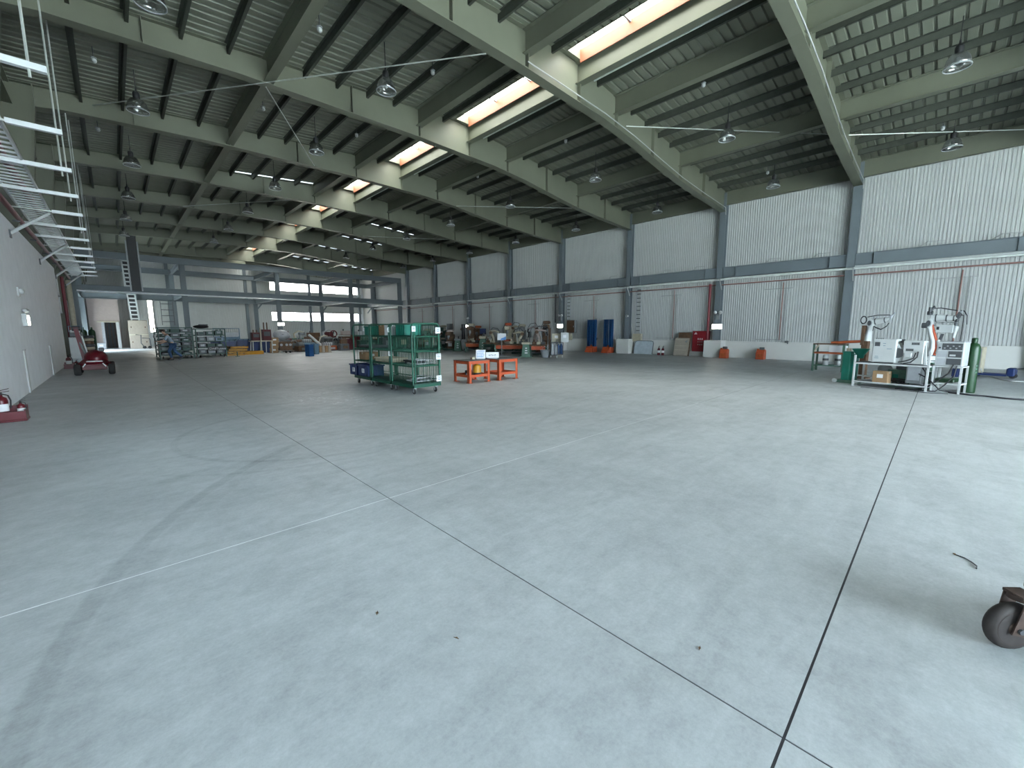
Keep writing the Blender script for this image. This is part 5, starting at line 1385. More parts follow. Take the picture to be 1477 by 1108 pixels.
def sub(ids, k, m, nm):
    ix = {j: i for i, j in enumerate(ids)}
    skin_figure(nm, [J[j][:3] + (grow(J[j][3], k),) for j in ids], [(ix[a], ix[b]) for a, b in E_ if a in ix and b in ix], m, pe)
sub([0, 1, 2, 3, 16, 17, 20, 21], 0.022, 'shirt', 'shirt')
sub([0, 8, 9, 10, 12, 13, 14], 0.020, 'denim', 'trousers')
for y, p, a in ((0.10, (0.16, 0.045), 0), (-0.10, (-0.31, 0.09), -0.5)):
    MB().cbox((p[0], y, p[1]), (0.27, 0.10, 0.09), ry=-a, bev=0.03).build('shoe', 'black', pe)
MB().ball((0.355, 0, 1.585), 0.105, 12, 8, (1.0, 0.92, 0.85)).build('hair', 'hair', pe)
for s in (-1, 1):
    MB().ball((0.475, s * 0.035, 1.545), 0.012, 6, 4).build('eye', 'black', pe)
    MB().ball((0.385, s * 0.095, 1.53), 0.025, 6, 5, (0.8, 0.4, 1.2)).build('ear', 'skin', pe)
MB().ball((0.485, 0, 1.51), 0.02, 6, 5, (1, 0.8, 1.2)).build('nose', 'skin', pe)
for s, c in ((1, (0.68, 0.17, 1.02)), (-1, (0.56, -0.21, 0.91))):
    for k in range(4):
        MB().tube([(c[0], c[1] + (k - 1.5) * 0.02, c[2]), (c[0] + 0.05, c[1] + (k - 1.5) * 0.022, c[2] - 0.01), (c[0] + 0.085 - abs(k - 1.4) * 0.01, c[1] + (k - 1.5) * 0.022, c[2] - 0.035)], 0.009, 5).build('finger', 'skin', pe)
    MB().tube([(c[0] - 0.02, c[1] - s * 0.03, c[2] + 0.01), (c[0] + 0.02, c[1] - s * 0.06, c[2] + 0.005), (c[0] + 0.05, c[1] - s * 0.06, c[2] - 0.01)], 0.010, 5).build('thumb', 'skin', pe)

# ================================================================ FAR MIDDLE CLUTTER
bf = thing('mesh_panel', 'pale blue framed mesh panel standing behind the yellow stack', 'panel', (5.5, 33.6, 0), 0.1)
MB().tube([(-0.75, 0, 0), (-0.75, 0, 1.72), (0.75, 0, 1.72), (0.75, 0, 0)], 0.035, 8).tube([(-0.75, 0, 0.75), (0.75, 0, 0.75)], 0.03, 8).build('frame', 'frameblue', bf)
for i in range(1, 12): MB().cyl((-0.75 + i * 0.125, 0, 0.75), (-0.75 + i * 0.125, 0, 1.72), 0.006, 5).build('mesh_wire', 'frameblue', bf)
MB().box(-0.72, 0.72, 0.02, 0.03, 0.78, 1.2).build('backing', 'frameblue', bf)
MB().box(-0.2, 0.68, -0.02, -0.01, 1.15, 1.45).build('printed_sheet', 'lgrey', bf)
MB().cyl((-0.55, -0.02, 1.55), (-0.55, 0.02, 1.55), 0.09, 10).build('dark_disc', 'black', bf)
for i, (p, d, m, lab) in enumerate((((5.05, 32.55), (1.4, 1.0, 0.95), 'blue', 'blue steel container behind the yellow stack'), ((6.7, 33.9), (1.4, 1.0, 1.0), 'blue', 'second blue steel container right of the yellow stack'))):
    t = thing('steel_container', lab, 'container', (p[0], p[1], 0))
    x, y, z = d
    MB().box(-x / 2, x / 2, -y / 2, -y / 2 + .03, .12, z).box(-x / 2, x / 2, y / 2 - .03, y / 2, .12, z).box(-x / 2, -x / 2 + .03, -y / 2, y / 2, .12, z).box(x / 2 - .03, x / 2, -y / 2, y / 2, .12, z).box(-x / 2, x / 2, -y / 2, y / 2, .12, .15).build('body', m, t)
    for k in range(5): MB().box(-x / 2 + .1 + k * (x - .2) / 4 - .03, -x / 2 + .1 + k * (x - .2) / 4 + .03, -y / 2 - .03, -y / 2, .15, z).build('rib', m, t)
    MB().box(-x / 2 - .03, x / 2 + .03, -y / 2 - .03, -y / 2 + .03, z - .06, z).box(-x / 2 - .03, x / 2 + .03, y / 2 - .03, y / 2 + .03, z - .06, z).build('rim', 'frameblue', t)
    for sx in (-1, 1): MB().box(sx * x * .4 - .06, sx * x * .4 + .06, -y / 2, y / 2, 0, .12).build('runner', 'darkgrey', t)
for i in range(4):
    t = thing('roller_bed', '%s yellow steel frame of the stack before the blue containers' % ['lowest', 'second lowest', 'second highest', 'topmost'][i], 'frame', (5.5 + 0.06 * i, 31.5, 0.0 + i * 0.152), 0.06 * i - .1, 'stacked yellow frames')
    MB().box(-0.5, 0.5, -0.4, -0.33, 0, 0.10).box(-0.5, 0.5, 0.33, 0.4, 0, 0.10).box(-0.5, -0.43, -0.4, 0.4, 0, 0.10).box(0.43, 0.5, -0.4, 0.4, 0, 0.10).build('frame', 'yellow', t)
    for sx in (-0.46, 0.46):
        for sy in (-0.36, 0.36): MB().box(sx - 0.04, sx + 0.04, sy - 0.04, sy + 0.04, 0.10, 0.152).build('stacking_lug', 'rust', t)
    for k in range(4): MB().cyl((-0.3 + k * 0.2, -0.36, 0.055), (-0.3 + k * 0.2, 0.36, 0.055), 0.04, 8).build('roller', 'rust' if k % 2 else 'yellow', t)
t = thing('roller_bed', 'long low yellow frame lying right of the yellow stack', 'frame', (6.45, 31.9, 0.0), 0.15)
MB().box(-0.7, 0.7, -0.3, -0.22, 0.0, 0.22).box(-0.7, 0.7, 0.22, 0.3, 0, 0.22).build('side', 'yellow', t)
for k in range(6): MB().cyl((-0.6 + k * 0.24, -0.24, 0.2), (-0.6 + k * 0.24, 0.24, 0.2), 0.05, 8).build('roller', 'rust', t)
ts = thing('trestle_table', 'cream-topped trestle table with white legs in front of a blue cover', 'table', (7.25, 32.5, 0), 0.1)
MB().cbox((0, 0, 0.86), (1.35, 0.6, 0.06), bev=0.01).build('table_top', 'cream', ts)
for x in (-0.6, -0.15, 0.2, 0.58):
    for s in (-1, 1): MB().bar((x, s * 0.26, 0), (x + 0.05, s * 0.2, 0.84), 0.05, 0.04).build('leg', 'white', ts)
MB().box(-0.5, 0.6, 0.1, 0.14, 0.05, 0.8).build('blue_cover', 'blue', ts)
for i, (p, d, lab) in enumerate((((6.95, 32.55, 0.9), (0.5, 0.4, 0.55), 'dark red machine box on the left of the trestle table'), ((7.6, 32.55, 0.9), (0.55, 0.42, 0.75), 'taller dark red machine box on the right of the trestle table'))):
    t = thing('control_box', lab, 'machine', p, 0.1)
    MB().cbox((0, 0, d[2] / 2), d, bev=0.02).build('housing', 'maroon', t)
    MB().cbox((0, -d[1] / 2 - 0.008, d[2] * .6), (d[0] * .7, 0.016, d[2] * .4)).build('front_panel', 'darkgrey', t)
    for k in range(2): MB().cyl((-0.1 + k * .2, 0, d[2]), (-0.1 + k * .2, 0, d[2] + 0.3 * (i + .6)), 0.04, 8).build('top_post', 'rust', t)
lt = thing('pole_stand', 'white pole stand beside the dark red machine boxes', 'stand', (7.18, 32.15, 0))
MB().cyl((0, 0, 0), (0, 0, 1.75), 0.035, 8).build('pole', 'cream', lt)
MB().cyl((0, 0, 0), (0, 0, 0.04), 0.2, 12).build('base', 'lgrey', lt)
for i in range(3):
    carton((8.05 + 0.02 * i, 32.9, 0.0 + i * 0.36), 'brown carton at the %s of the stack right of the trestle table' % ['bottom', 'middle', 'top'][i], (0.55, 0.5, 0.355), rz=0.1 * i)
def bags(loc, lab, m, s=1.0):
    t = thing('wrapped_bundle', lab, 'bundle', loc)
    MB().ball((0, 0, 0.28 * s), 0.34 * s, 14, 8, (1.25, 1, 0.85)).build('sack', m, t)
    MB().ball((0.26 * s, 0.1, 0.22 * s), 0.2 * s, 10, 7, (1.2, 1, 0.9)).build('bulge', m, t)
    MB().tube([(-0.3 * s, -0.2 * s, 0.35 * s), (0.0, -0.34 * s, 0.3 * s), (0.3 * s, -0.2 * s, 0.33 * s)], 0.015, 6).build('strap', 'darkgrey', t)
sk2 = thing('pallet', 'wooden pallet under the plastic-wrapped bundle past the cartons', 'pallet', (8.95, 33.4, 0))
for k in range(5): MB().box(-0.55, 0.55, -0.45 + k * 0.2, -0.35 + k * 0.2, 0.11, 0.14).build('deck_board', 'wood', sk2)
for k in range(3): MB().box(-0.5 + k * .45, -0.4 + k * .45, -0.45, 0.45, 0, 0.11).build('bearer', 'wood', sk2)
mb1 = thing('gear_machine', 'rusty brown machine frame on the pallet under a grey wrapped bundle', 'machine', (8.95, 33.4, 0.14))
MB().cbox((0, 0, 0.32), (0.9, 0.7, 0.64), bev=0.04).build('body', 'rust', mb1)
for x in (-0.3, 0.05, 0.3): MB().cyl((x, -0.37, 0.4), (x, -0.34, 0.4), 0.09, 12).build('dial', 'lgrey', mb1)
MB().cbox((0, 0, 0.7), (0.7, 0.6, 0.12)).build('cap', 'darkgrey', mb1)
bags((8.75, 33.3, 0.9), 'grey plastic-wrapped bundle on the rusty machine past the cartons', 'lgrey', 1.3)
# a run of old machines across the far middle, each a body on feet with its own head
def old_machine(loc, lab, d, m, head, m2, rz=0.0, nm='machine'):
    t = thing(nm, lab, 'machine', loc, rz)
    x, y, z = d
    MB().cbox((0, 0, z * 0.5 + 0.04), (x, y, z), bev=0.04).build('body', m, t)
    MB().box(-x / 2 - .04, x / 2 + .04, -y / 2 - .04, y / 2 + .04, 0, 0.06).build('base', 'darkgrey', t)
    MB().cbox((x * .1, -y / 2 - .01, z * .55), (x * .5, .02, z * .45), bev=0.008).build('access_panel', m2, t)
    if head == 'wheel':
        MB().lathe([(0.20, -0.02), (0.26, -0.02), (0.26, 0.02), (0.20, 0.02), (0.20, -0.02)], 18, (0, -y / 2 - 0.06, z * 0.8), Matrix.Rotation(PI / 2, 3, 'X')).build('handwheel', m2, t)
        MB().bar((-0.2, -y / 2 - .06, z * .8), (0.2, -y / 2 - .06, z * .8), .03).bar((0, -y / 2 - .06, z * .8 - .2), (0, -y / 2 - .06, z * .8 + .2), .03).cyl((0, -y / 2 - .08, z * .8), (0, -y / 2, z * .8), 0.04, 8).build('spoke', m2, t)
    if head == 'arm':
        MB().tube([(-x * .3, 0, z), (-x * .35, 0, z + 0.4), (0, -0.1, z + 0.62), (x * .4, -0.2, z + 0.5)], [0.09, 0.08, 0.06, 0.04], 8).build('arm', m2, t)
        MB().cyl((x * .4, -0.2, z + 0.52), (x * .4, -0.2, z + 0.3), 0.05, 8).build('head', 'darkgrey', t)
    if head == 'column':
        MB().cyl((0, 0, z), (0, 0, z + 0.5), 0.1, 10).cyl((-x * .3, 0, z), (-x * .3, 0, z + 0.35), 0.05, 8).build('column', m2, t)
        MB().cbox((0.05, -0.1, z + 0.5), (x * .5, 0.4, 0.22), bev=0.04).build('head', m, t)
    if head == 'box':
        MB().cbox((0, 0, z + 0.2), (x * .7, y * .7, 0.36), bev=0.02).build('top_box', m2, t)
        MB().cyl((-x * .2, 0, z + .38), (-x * .2, 0, z + .52), 0.06, 8).build('stack', 'darkgrey', t)
    if head == 'motor':
        MB().cyl((-x * .35, 0, z + 0.14), (x * .3, 0, z + 0.14), 0.17, 14).build('motor', m2, t)
        for k in range(5): MB().lathe([(0.17, -.01), (0.19, -.01), (0.19, .01), (0.17, .01)], 14, (-x * .3 + k * x * .14, 0, z + .14), Matrix.Rotation(PI / 2, 3, 'Y')).build('fin', 'darkgrey', t)
    return t
old_machine((9.6, 34.0, 0), 'brown handwheel machine right of the wrapped bundle', (0.8, 0.7, 0.75), 'rust', 'wheel', 'grey', 0.1)
old_machine((10.5, 35.2, 0), 'low rust-red motor unit in the far middle clutter', (1.1, 0.8, 0.55), 'maroon', 'motor', 'rust', 0.2)
old_machine((10.7, 33.9, 0), 'blue grey pump machine in the far middle clutter', (1.0, 0.7, 0.6), 'frameblue', 'motor', 'grey', -0.1)
old_machine((10.9, 36.2, 0), 'grey machine with two upright columns in the far middle', (0.7, 0.7, 0.8), 'grey', 'column', 'lgrey', 0.0)
old_machine((12.2, 37.0, 0), 'tall brown double-boxed machine in the far middle clutter', (1.3, 0.8, 1.0), 'rust', 'box', 'rust', 0.1)
old_machine((13.5, 37.2, 0), 'second brown boxed machine right of the tall one', (1.0, 0.8, 1.05), 'rust', 'box', 'maroon', 0.0)
old_machine((11.95, 33.2, 0), 'orange brown low machine bed behind the blue bins', (1.2, 0.7, 0.35), 'deeporange', 'motor', 'lgrey', 0.1)
old_machine((12.9, 34.7, 0), 'dark machine with a round guard behind the pallet block', (1.0, 0.9, 0.9), 'darkgrey', 'wheel', 'grey', 0.1)
old_machine((13.0, 36.0, 0), 'grey press with a long arm in the far middle', (1.1, 0.9, 1.0), 'grey', 'arm', 'lgrey', 0.2)
old_machine((14.2, 35.2, 0), 'brown upright machine left of the dark red press', (0.9, 0.8, 1.15), 'rust', 'box', 'pink', 0.0)
old_machine((13.6, 33.2, 0), 'dark red press bed in front of the brown upright machine', (1.0, 0.8, 0.85), 'maroon', 'wheel', 'maroon', 0.0)
old_machine((15.4, 34.8, 0), 'bright red machine with a white band near the far gallery column', (1.2, 0.8, 1.1), 'red', 'box', 'white', 0.1)
old_machine((14.8, 32.4, 0), 'green-topped dark bench machine left of the roll cages', (1.4, 0.8, 0.75), 'dgreen', 'motor', 'mgreen', 0.0)
old_machine((16.6, 32.8, 0), 'dark machine with a lattice arm behind the farthest roll cage', (0.9, 0.8, 0.9), 'darkgrey', 'arm', 'grey', 0.0)
old_machine((16.4, 35.6, 0), 'teal machine body behind the roll cages', (1.0, 0.9, 1.1), 'mgreen', 'column', 'teal', 0.0)
old_machine((9.9, 32.9, 0), 'dark brown low machine with a grey motor just past the small dolly', (0.7, 0.6, 0.4), 'rust', 'motor', 'grey', 0.2)
old_machine((10.0, 37.2, 0), 'maroon machine with two posts behind the brown handwheel machine', (0.9, 0.8, 0.9), 'maroon', 'column', 'rust', 0.0)
old_machine((11.3, 38.0, 0), 'green grey machine with a bent arm behind the blue grey pump', (1.0, 0.8, 0.9), 'mgreen', 'arm', 'cream', 0.1)
old_machine((12.9, 32.5, 0), 'small black boxed machine in front of the curved chute end', (0.7, 0.6, 0.5), 'darkgrey', 'box', 'rust', -0.1)
old_machine((14.9, 37.0, 0), 'dark machine with a handwheel behind the brown upright machine', (1.0, 0.8, 1.1), 'darkgrey', 'wheel', 'rust', 0.0)
old_machine((16.2, 33.9, 0), 'brown boxed machine between the lattice arm and the teal body', (0.9, 0.6, 0.8), 'rust', 'box', 'cream', 0.1)
old_machine((18.2, 33.2, 0), 'green grey machine with posts right of the lattice arm', (1.0, 0.8, 0.95), 'mgreen', 'column', 'cream', 0.0)
old_machine((19.6, 32.6, 0), 'rusty machine with a bent arm seen through the middle roll cage', (1.0, 0.8, 0.9), 'rust', 'arm', 'pink', 0.0)
old_machine((18.6, 36.2, 0), 'maroon boxed machine behind the green grey posts', (1.1, 0.9, 1.0), 'maroon', 'box', 'grey', 0.0)
cr_ = thing('curved_chute', 'white curved chute propped over the far middle machines', 'chute', (11.45, 33.4, 0.2))
MB().tube([(-0.7, 0.3, 1.05), (-0.5, 0.2, 0.85), (-0.2, 0.1, 0.5), (0.05, 0, 0.25), (0.3, 0, 0.12), (0.6, 0.05, 0.1)], [0.09, 0.09, 0.1, 0.1, 0.09, 0.08], 8).build('chute', 'white', cr_)
MB().tube([(0.0, 0.2, 0.45), (0.15, 0.2, 0.85), (0.45, 0.25, 0.98), (0.7, 0.3, 0.9)], 0.05, 8).build('return_pipe', 'cream', cr_)
MB().cyl((0.5, 0.05, 0.05), (0.5, 0.05, 0.5), 0.05, 8).build('stub', 'white', cr_)
lw = thing('hanging_ring', 'red ring frame with a white top above the far machines', 'ring', (12.75, 34.0, 0.98))
MB().lathe([(0.22, -0.03), (0.30, -0.03), (0.30, 0.03), (0.22, 0.03), (0.22, -0.03)], 18, (0, 0, 0.3), Matrix.Rotation(PI / 2, 3, 'X')).build('ring', 'red', lw)
MB().cbox((0.75, 0, 0.14), (1.1, 0.4, 0.07), bev=0.02).build('white_lid', 'white', lw)
MB().cyl((0, 0, 0), (0, 0, 0.05), 0.06, 8).build('foot', 'darkgrey', lw)
for i, (p, d, lab) in enumerate((((8.55, 26.82), (0.34, 0.34, 0.72), 'bright blue bin standing out on the floor in the far middle'), ((9.56, 28.86), (0.33, 0.33, 0.7), 'paler blue bin just behind the bright blue one'))):
    crate((p[0], p[1], 0), lab, d, 'brightblue' if i == 0 else 'frameblue', rz=0.4, cat='bin', nm='waste_bin')
pb = thing('wood_block', 'wooden crate block on the floor right of the blue bins', 'crate', (10.55, 30.4, 0), 0.1)
for k in range(5): MB().cbox((-0.45 + k * 0.22, 0, 0.26), (0.19, 0.5, 0.46), bev=0.01).build('board', 'wood' if k % 2 == 0 else 'card', pb)
MB().box(-0.55, 0.55, -0.26, 0.26, 0, 0.05).build('base_board', 'wood', pb)
stl = thing('floor_stand', 'small dark stand on the floor before the yellow stack', 'stand', (5.35, 29.9, 0))
MB().cyl((0, 0, 0), (0, 0, 0.03), 0.12, 12).build('base', 'dgreen', stl)
MB().cyl((0, 0, 0.03), (0, 0, 0.30), 0.03, 8).build('post', 'dgreen', stl)
cst = thing('caster_pair', 'small dark caster dolly left on the floor past the cartons', 'dolly', (8.75, 31.9, 0))
MB().box(-0.2, 0.2, -0.12, 0.12, 0.13, 0.16).build('plate', 'darkgrey', cst)
for x in (-0.13, 0.13): MB().cyl((x, -0.03, 0.065), (x, 0.03, 0.065), 0.065, 10).build('wheel', 'rubber', cst)

# ---- far left corner: board, hand truck, ladders, cylinders
ob = thing('panel_box', 'beige wooden packing case standing at the far left', 'crate', (1.6, 49.6, 0))
ob.scale = (0.58, 1, 1)
MB().cbox((0, 0, 1.25), (2.2, 0.5, 2.5), bev=0.03).build('case', 'wood', ob)
for x in (-0.8, 0.8):
    for z in (0.6, 1.9): MB().cyl((x, -0.27, z), (x, -0.24, z), 0.07, 10).build('bolt_plate', 'rust', ob)
MB().box(-1.1, 1.1, -0.27, -0.25, 1.2, 1.28).build('batten', 'cream', ob)
ht = thing('hand_truck', 'dark hand truck leaning before the beige packing case', 'hand truck', (1.75, 48.9, 0))
MB().tube([(-0.4, 0, 1.25), (-0.05, 0, 1.22), (-0.1, -0.05, 0.5), (0.1, -0.1, 0.15)], 0.035, 6).tube([(0.0, 0, 0.95), (0.5, 0.05, 0.9), (0.55, 0.05, 0.15)], 0.035, 6).build('frame', 'darkgrey', ht)
for x in (0.1, 0.45): MB().cyl((x, -0.08, 0.13), (x, -0.02, 0.13), 0.13, 12).build('wheel', 'rubber', ht)
MB().box(0.0, 0.6, -0.3, 0.0, 0.05, 0.08).build('toe_plate', 'darkgrey', ht)
ld = thing('cable_ladder', 'tall white cable ladder rising to the roof at the far left', 'cable ladder', (1.45, 50.5, 2.5))
ld.scale = (0.6, 1, 1)
for s in (-1, 1): MB().bar((s * 0.42 + 0.1, 0, 0), (s * 0.42 - 0.25, 0, 5.4), 0.16, 0.1).build('side_rail', 'white', ld)
for i in range(15):
    MB().box(-0.42, 0.42, -0.03, 0.03, 0.1 + i * 0.36, 0.22 + i * 0.36).build('rung', 'white', ld).location.x = 0.1 - 0.35 * i / 15
MB().add([(-0.42 + 0.1, 0.08, 0), (0.42 + 0.1, 0.08, 0), (0.42 - 0.25, 0.08, 5.4), (-0.42 - 0.25, 0.08, 5.4)], [(0, 1, 2, 3)]).build('dark_cables', 'black', ld)
bt = thing('cable_riser', 'black cable riser between two white rails hanging from the roof at the far left', 'cable riser', (1.55, 42.2, 4.55))
bt.scale = (0.66, 1, 1)
MB().box(-0.40, 0.40, -0.1, 0.1, 0, 4.0).build('black_cover', 'black', bt)
for s in (-1, 1): MB().box(s * 0.48 - 0.06, s * 0.48 + 0.06, -0.14, 0.1, 0, 3.6).build('white_rail', 'lgrey', bt)
sl = thing('window_slit_glow', 'bright upright window slit in the far left wall, made as a glowing panel', 'light', (2.85, 55.1, 1.2))
sl.scale = (0.8, 1, 0.95)
MB().cbox((0, 0, 2.0), (0.5, 0.1, 3.6), bev=0.02).build('frame', 'white', sl)
MB().cbox((0, -0.06, 2.0), (0.42, 0.02, 3.5)).build('lit_panel', 'lampon', sl)  # glow stands in for daylight through a window slit
rk = thing('wall_rack', 'small grey ladder rack fixed to the far gallery column', 'rack', (4.0, 50.9, 2.1))
for s in (0, 1): MB().box(-0.65 + s * .9, -0.6 + s * .9, -0.05, 0, 0, 2.2).build('upright', 'darkgrey', rk)
for k in range(4): MB().box(-0.65, 0.3, -0.05, 0, 0.3 + k * 0.55, 0.36 + k * .55).build('bar', 'darkgrey', rk)
for i in range(2):
    gas_cylinder((-1.55 + i * 0.42, 42.0, 0), '%s green gas cylinder of the pair behind the boom lift' % ['left', 'right'][i], 1.85, 0.19)
wb_ = thing('storage_cabinet', 'white storage cabinet behind the far fire extinguisher', 'cabinet', (-1.48, 31.0, 0))
wb_.scale = (0.5, 0.8, 1)
MB().cbox((0, 0, 0.72), (0.85, 0.6, 1.1), bev=0.02).build('housing', 'white', wb_)
MB().box(-0.40, -0.01, -0.31, -0.3, 0.22, 1.22).box(0.01, 0.40, -0.31, -0.3, 0.22, 1.22).build('door', 'white', wb_)
MB().box(-0.4, 0.4, -0.28, 0.28, 0, 0.17).build('plinth', 'lgrey', wb_)
tb = thing('bench_machine', 'grey bench machine with bright fittings on the white storage cabinet', 'machine', (-1.42, 31.0, 1.27))
tb.scale = (0.6, 0.8, 1)
MB().cbox((0, 0, 0.14), (0.75, 0.5, 0.26), bev=0.03).build('body', 'darkgrey', tb)
MB().cyl((-0.3, -0.26, 0.3), (0.3, -0.26, 0.3), 0.07, 10).build('shaft', 'white', tb)
MB().box(-0.4, 0.45, -0.2, 0.2, 0.55, 0.58).box(-0.4, -0.37, -0.2, 0.2, 0.26, 0.55).box(0.42, 0.45, -0.2, 0.2, 0.26, 0.55).build('hood_frame', 'frameblue', tb)
cl = thing('hose_stack', 'stack of coiled brown hoses between the cabinet and the boom lift', 'hoses', (-0.98, 31.0, 0))
cl.scale = (0.75, 0.75, 1)
for k in range(9):
    MB().lathe([(0.16, 0.0), (0.24, 0.0), (0.27, 0.07), (0.24, 0.14), (0.16, 0.14)], 14, (0.02 * (k % 3 - 1), 0, 0.02 + k * 0.15)).build('coil', ['rust', 'cream', 'darkgrey'][k % 3], cl)
"""door scraps"""
for i, (x, lab) in enumerate(((-0.9, 'small pale bin on the floor left of the far doorway'), (1.5, 'small dark box with white top right of the far doorway'))):
    carton((x, 51.8, 0), lab, (0.6, 0.5, 0.5), 'lgrey' if i == 0 else 'darkgrey', tape=False, nm='floor_box')

# ================================================================ WELDING CELLS ALONG THE RIGHT WALL
FACE = -0.9                                                       # they face the open hall
def cell_base(t, w_=1.1, d_=0.9):
    MB().box(-w_ / 2, w_ / 2, -d_ / 2, -d_ / 2 + .08, 0, 0.12).box(-w_ / 2, w_ / 2, d_ / 2 - .08, d_ / 2, 0, 0.12).box(-w_ / 2, -w_ / 2 + .08, -d_ / 2, d_ / 2, 0, 0.12).box(w_ / 2 - .08, w_ / 2, -d_ / 2, d_ / 2, 0, 0.12).build('base_frame', 'dgreen', t)
def robot_cell(loc, lab, ped='mgreen', arm='cream', s=1.0, flip=1):
    t = thing('welding_robot', lab, 'robot', loc, FACE)
    cell_base(t)
    MB().cyl((0, 0, 0.02), (0, 0, 0.62), 0.2, 14, 0.17).cbox((0, 0, 0.1), (0.5, 0.5, 0.14), bev=0.02).build('pedestal', ped, t)
    MB().cyl((0, 0, 0.62), (0, 0, 0.86), 0.19, 14, 0.15).build('turret', arm, t)
    MB().tube([(0, 0, 0.8), (flip * 0.05, -0.02, 1.0), (flip * -0.12, -0.04, 1.3 * s)], [0.14, 0.11, 0.11], 10).build('lower_arm', arm, t)
    MB().cyl((flip * -0.12, -0.2, 1.3 * s), (flip * -0.12, 0.16, 1.3 * s), 0.11, 12).build('elbow', 'rust', t)
    MB().tube([(flip * -0.2, -0.04, 1.36 * s), (flip * 0.15, -0.05, 1.42 * s), (flip * 0.5, -0.05, 1.32 * s)], [0.1, 0.08, 0.05], 10).build('forearm', arm, t)
    MB().cyl((flip * 0.5, -0.05, 1.34 * s), (flip * 0.56, -0.05, 1.1 * s), 0.05, 8).build('torch', 'black', t)
    MB().tube([(flip * -0.2, 0.05, 1.42 * s), (flip * 0.0, 0.05, 1.65 * s), (flip * 0.35, 0.0, 1.6 * s), (flip * 0.52, -0.05, 1.38 * s)], 0.02, 6).build('dress_cable', 'black', t)
    return t
def press_cell(loc, lab, m='cream', s=1.0, m2='rust'):
    t = thing('spot_welder', lab, 'machine', loc, FACE)
    cell_base(t, 0.9, 1.0)
    MB().cbox((0, 0.15, 0.7 * s), (0.55, 0.5, 1.2 * s), bev=0.04).build('column', m, t)
    MB().cbox((0, -0.2, 1.35 * s), (0.42, 0.85, 0.3), bev=0.05).build('upper_arm', m, t)
    MB().cyl((0, -0.5, 1.5 * s), (0, -0.5, 1.05 * s), 0.10, 10).cyl((0, -0.5, 1.05 * s), (0, -0.5, 0.9 * s), 0.04, 8).build('electrode', 'grey', t)
    MB().cbox((0, -0.42, 0.66 * s), (0.4, 0.5, 0.14), bev=0.02).build('lower_arm', m2, t)
    MB().cbox((0, 0.1, 1.58 * s), (0.5, 0.4, 0.2), bev=0.06).build('top_cover', m2, t)
    MB().cbox((0.0, -0.12, 0.45), (0.3, 0.03, 0.3), bev=0.006).build('control_panel', 'paper', t)
    MB().tube([(-0.2, -0.1, 1.6 * s), (-0.34, -0.3, 1.3 * s), (-0.25, -0.35, 0.8 * s)], 0.025, 6).build('hose', 'darkgrey', t)
    return t
def jig_bench(loc, lab, m='deeporange', leg='mgreen', W=1.4):
    t = thing('jig_bench', lab, 'bench', loc, FACE)
    for x in (-W / 2, W / 2):
        for y in (-.3, .3): MB().box(x - .04, x + .04, y - .04, y + .04, 0, 0.62).build('leg', leg, t)
    MB().cbox((0, 0, 0.66), (W + .1, 0.7, 0.08), bev=0.01).build('bench_top', 'rust', t)
    MB().cbox((0, -.31, 0.5), (W, 0.03, 0.22), bev=0.005).build('front_tray', m, t)
    MB().box(-W / 2, W / 2, -.3, .3, 0.2, 0.24).build('lower_shelf', 'darkgrey', t)
    for k in range(3):
        MB().cbox((-W * .3 + k * W * .3, 0, 0.78), (0.22, 0.3, 0.16), bev=0.02).cyl((-W * .3 + k * W * .3, 0, 0.86), (-W * .3 + k * W * .3, 0, 1.0), 0.04, 8).build('clamp', ['rust', 'cream', 'darkgrey'][k], t)
    return t
def pedestal_unit(loc, lab, m='mgreen', h=1.0, top='cream'):
    t = thing('pedestal_feeder', lab, 'machine', loc, FACE)
    MB().cbox((0, 0, .03), (0.7, 0.6, 0.06), bev=0.01).build('base', m, t)
    MB().prism([(-0.26, 0.06), (0.26, 0.06), (0.18, h * .75), (-0.18, h * .75)], 'y', -.18, .18).build('body', m, t)
    MB().cbox((0, 0, h * .82), (0.5, 0.42, h * .14), bev=0.03).build('head', top, t)
    for k in range(3): MB().cbox((0.02, -.2, h * (.25 + k * .14)), (0.16 - .03 * k, .02, .06)).build('marking', 'paper', t)
    MB().cyl((0.05, 0, h * .88), (0.05, 0, h * 1.05), 0.05, 8).build('top_knob', 'darkgrey', t)
    return t
press_cell((19.12, 30.21) + (0,), 'greenish spot welder seen through the nearest roll cage', 'mgreen', 1.0, 'cream')
robot_cell((19.08, 28.39) + (0,), 'robot cell just left of the dark rod rack', 'mgreen', 'pink', 1.0, -1)
rb_ = thing('rod_rack', 'rack of four tall dark rods among the welding cells', 'rack', (21.0, 29.6, 0))
MB().cbox((0, 0, 0.06), (0.5, 0.9, 0.12), bev=0.01).cbox((0, 0, 0.7), (0.3, 0.7, 0.06)).build('base', 'rust', rb_)
for k in range(4): MB().cyl((0, -0.33 + k * .22, 0.12), (0, -0.33 + k * .22, 2.1), 0.06, 8).build('rod', 'darkgrey', rb_)
MB().cbox((-0.1, 0, 1.4), (0.2, 0.5, 0.24), bev=0.03).build('clamp', 'lgrey', rb_)
press_cell((19.03, 26.77) + (0,), 'brown spot welder below the four dark rods', 'rust', 0.95, 'pink')
rb2 = thing('rod_rack', 'pair of tall dark rods left of the lit emergency light', 'rack', (21.4, 28.2, 0))
MB().cbox((0, 0, 0.06), (0.5, 0.6, 0.12), bev=0.01).build('base', 'mgreen', rb2)
for k in range(2): MB().cyl((0, -0.15 + k * .3, 0.12), (0, -0.15 + k * .3, 2.05), 0.07, 8).build('rod', 'darkgrey', rb2)
pedestal_unit((18.49, 25.04) + (0,), 'green tapered feeder pedestal left of the orange-trimmed welder', 'mgreen', 1.05, 'grey')
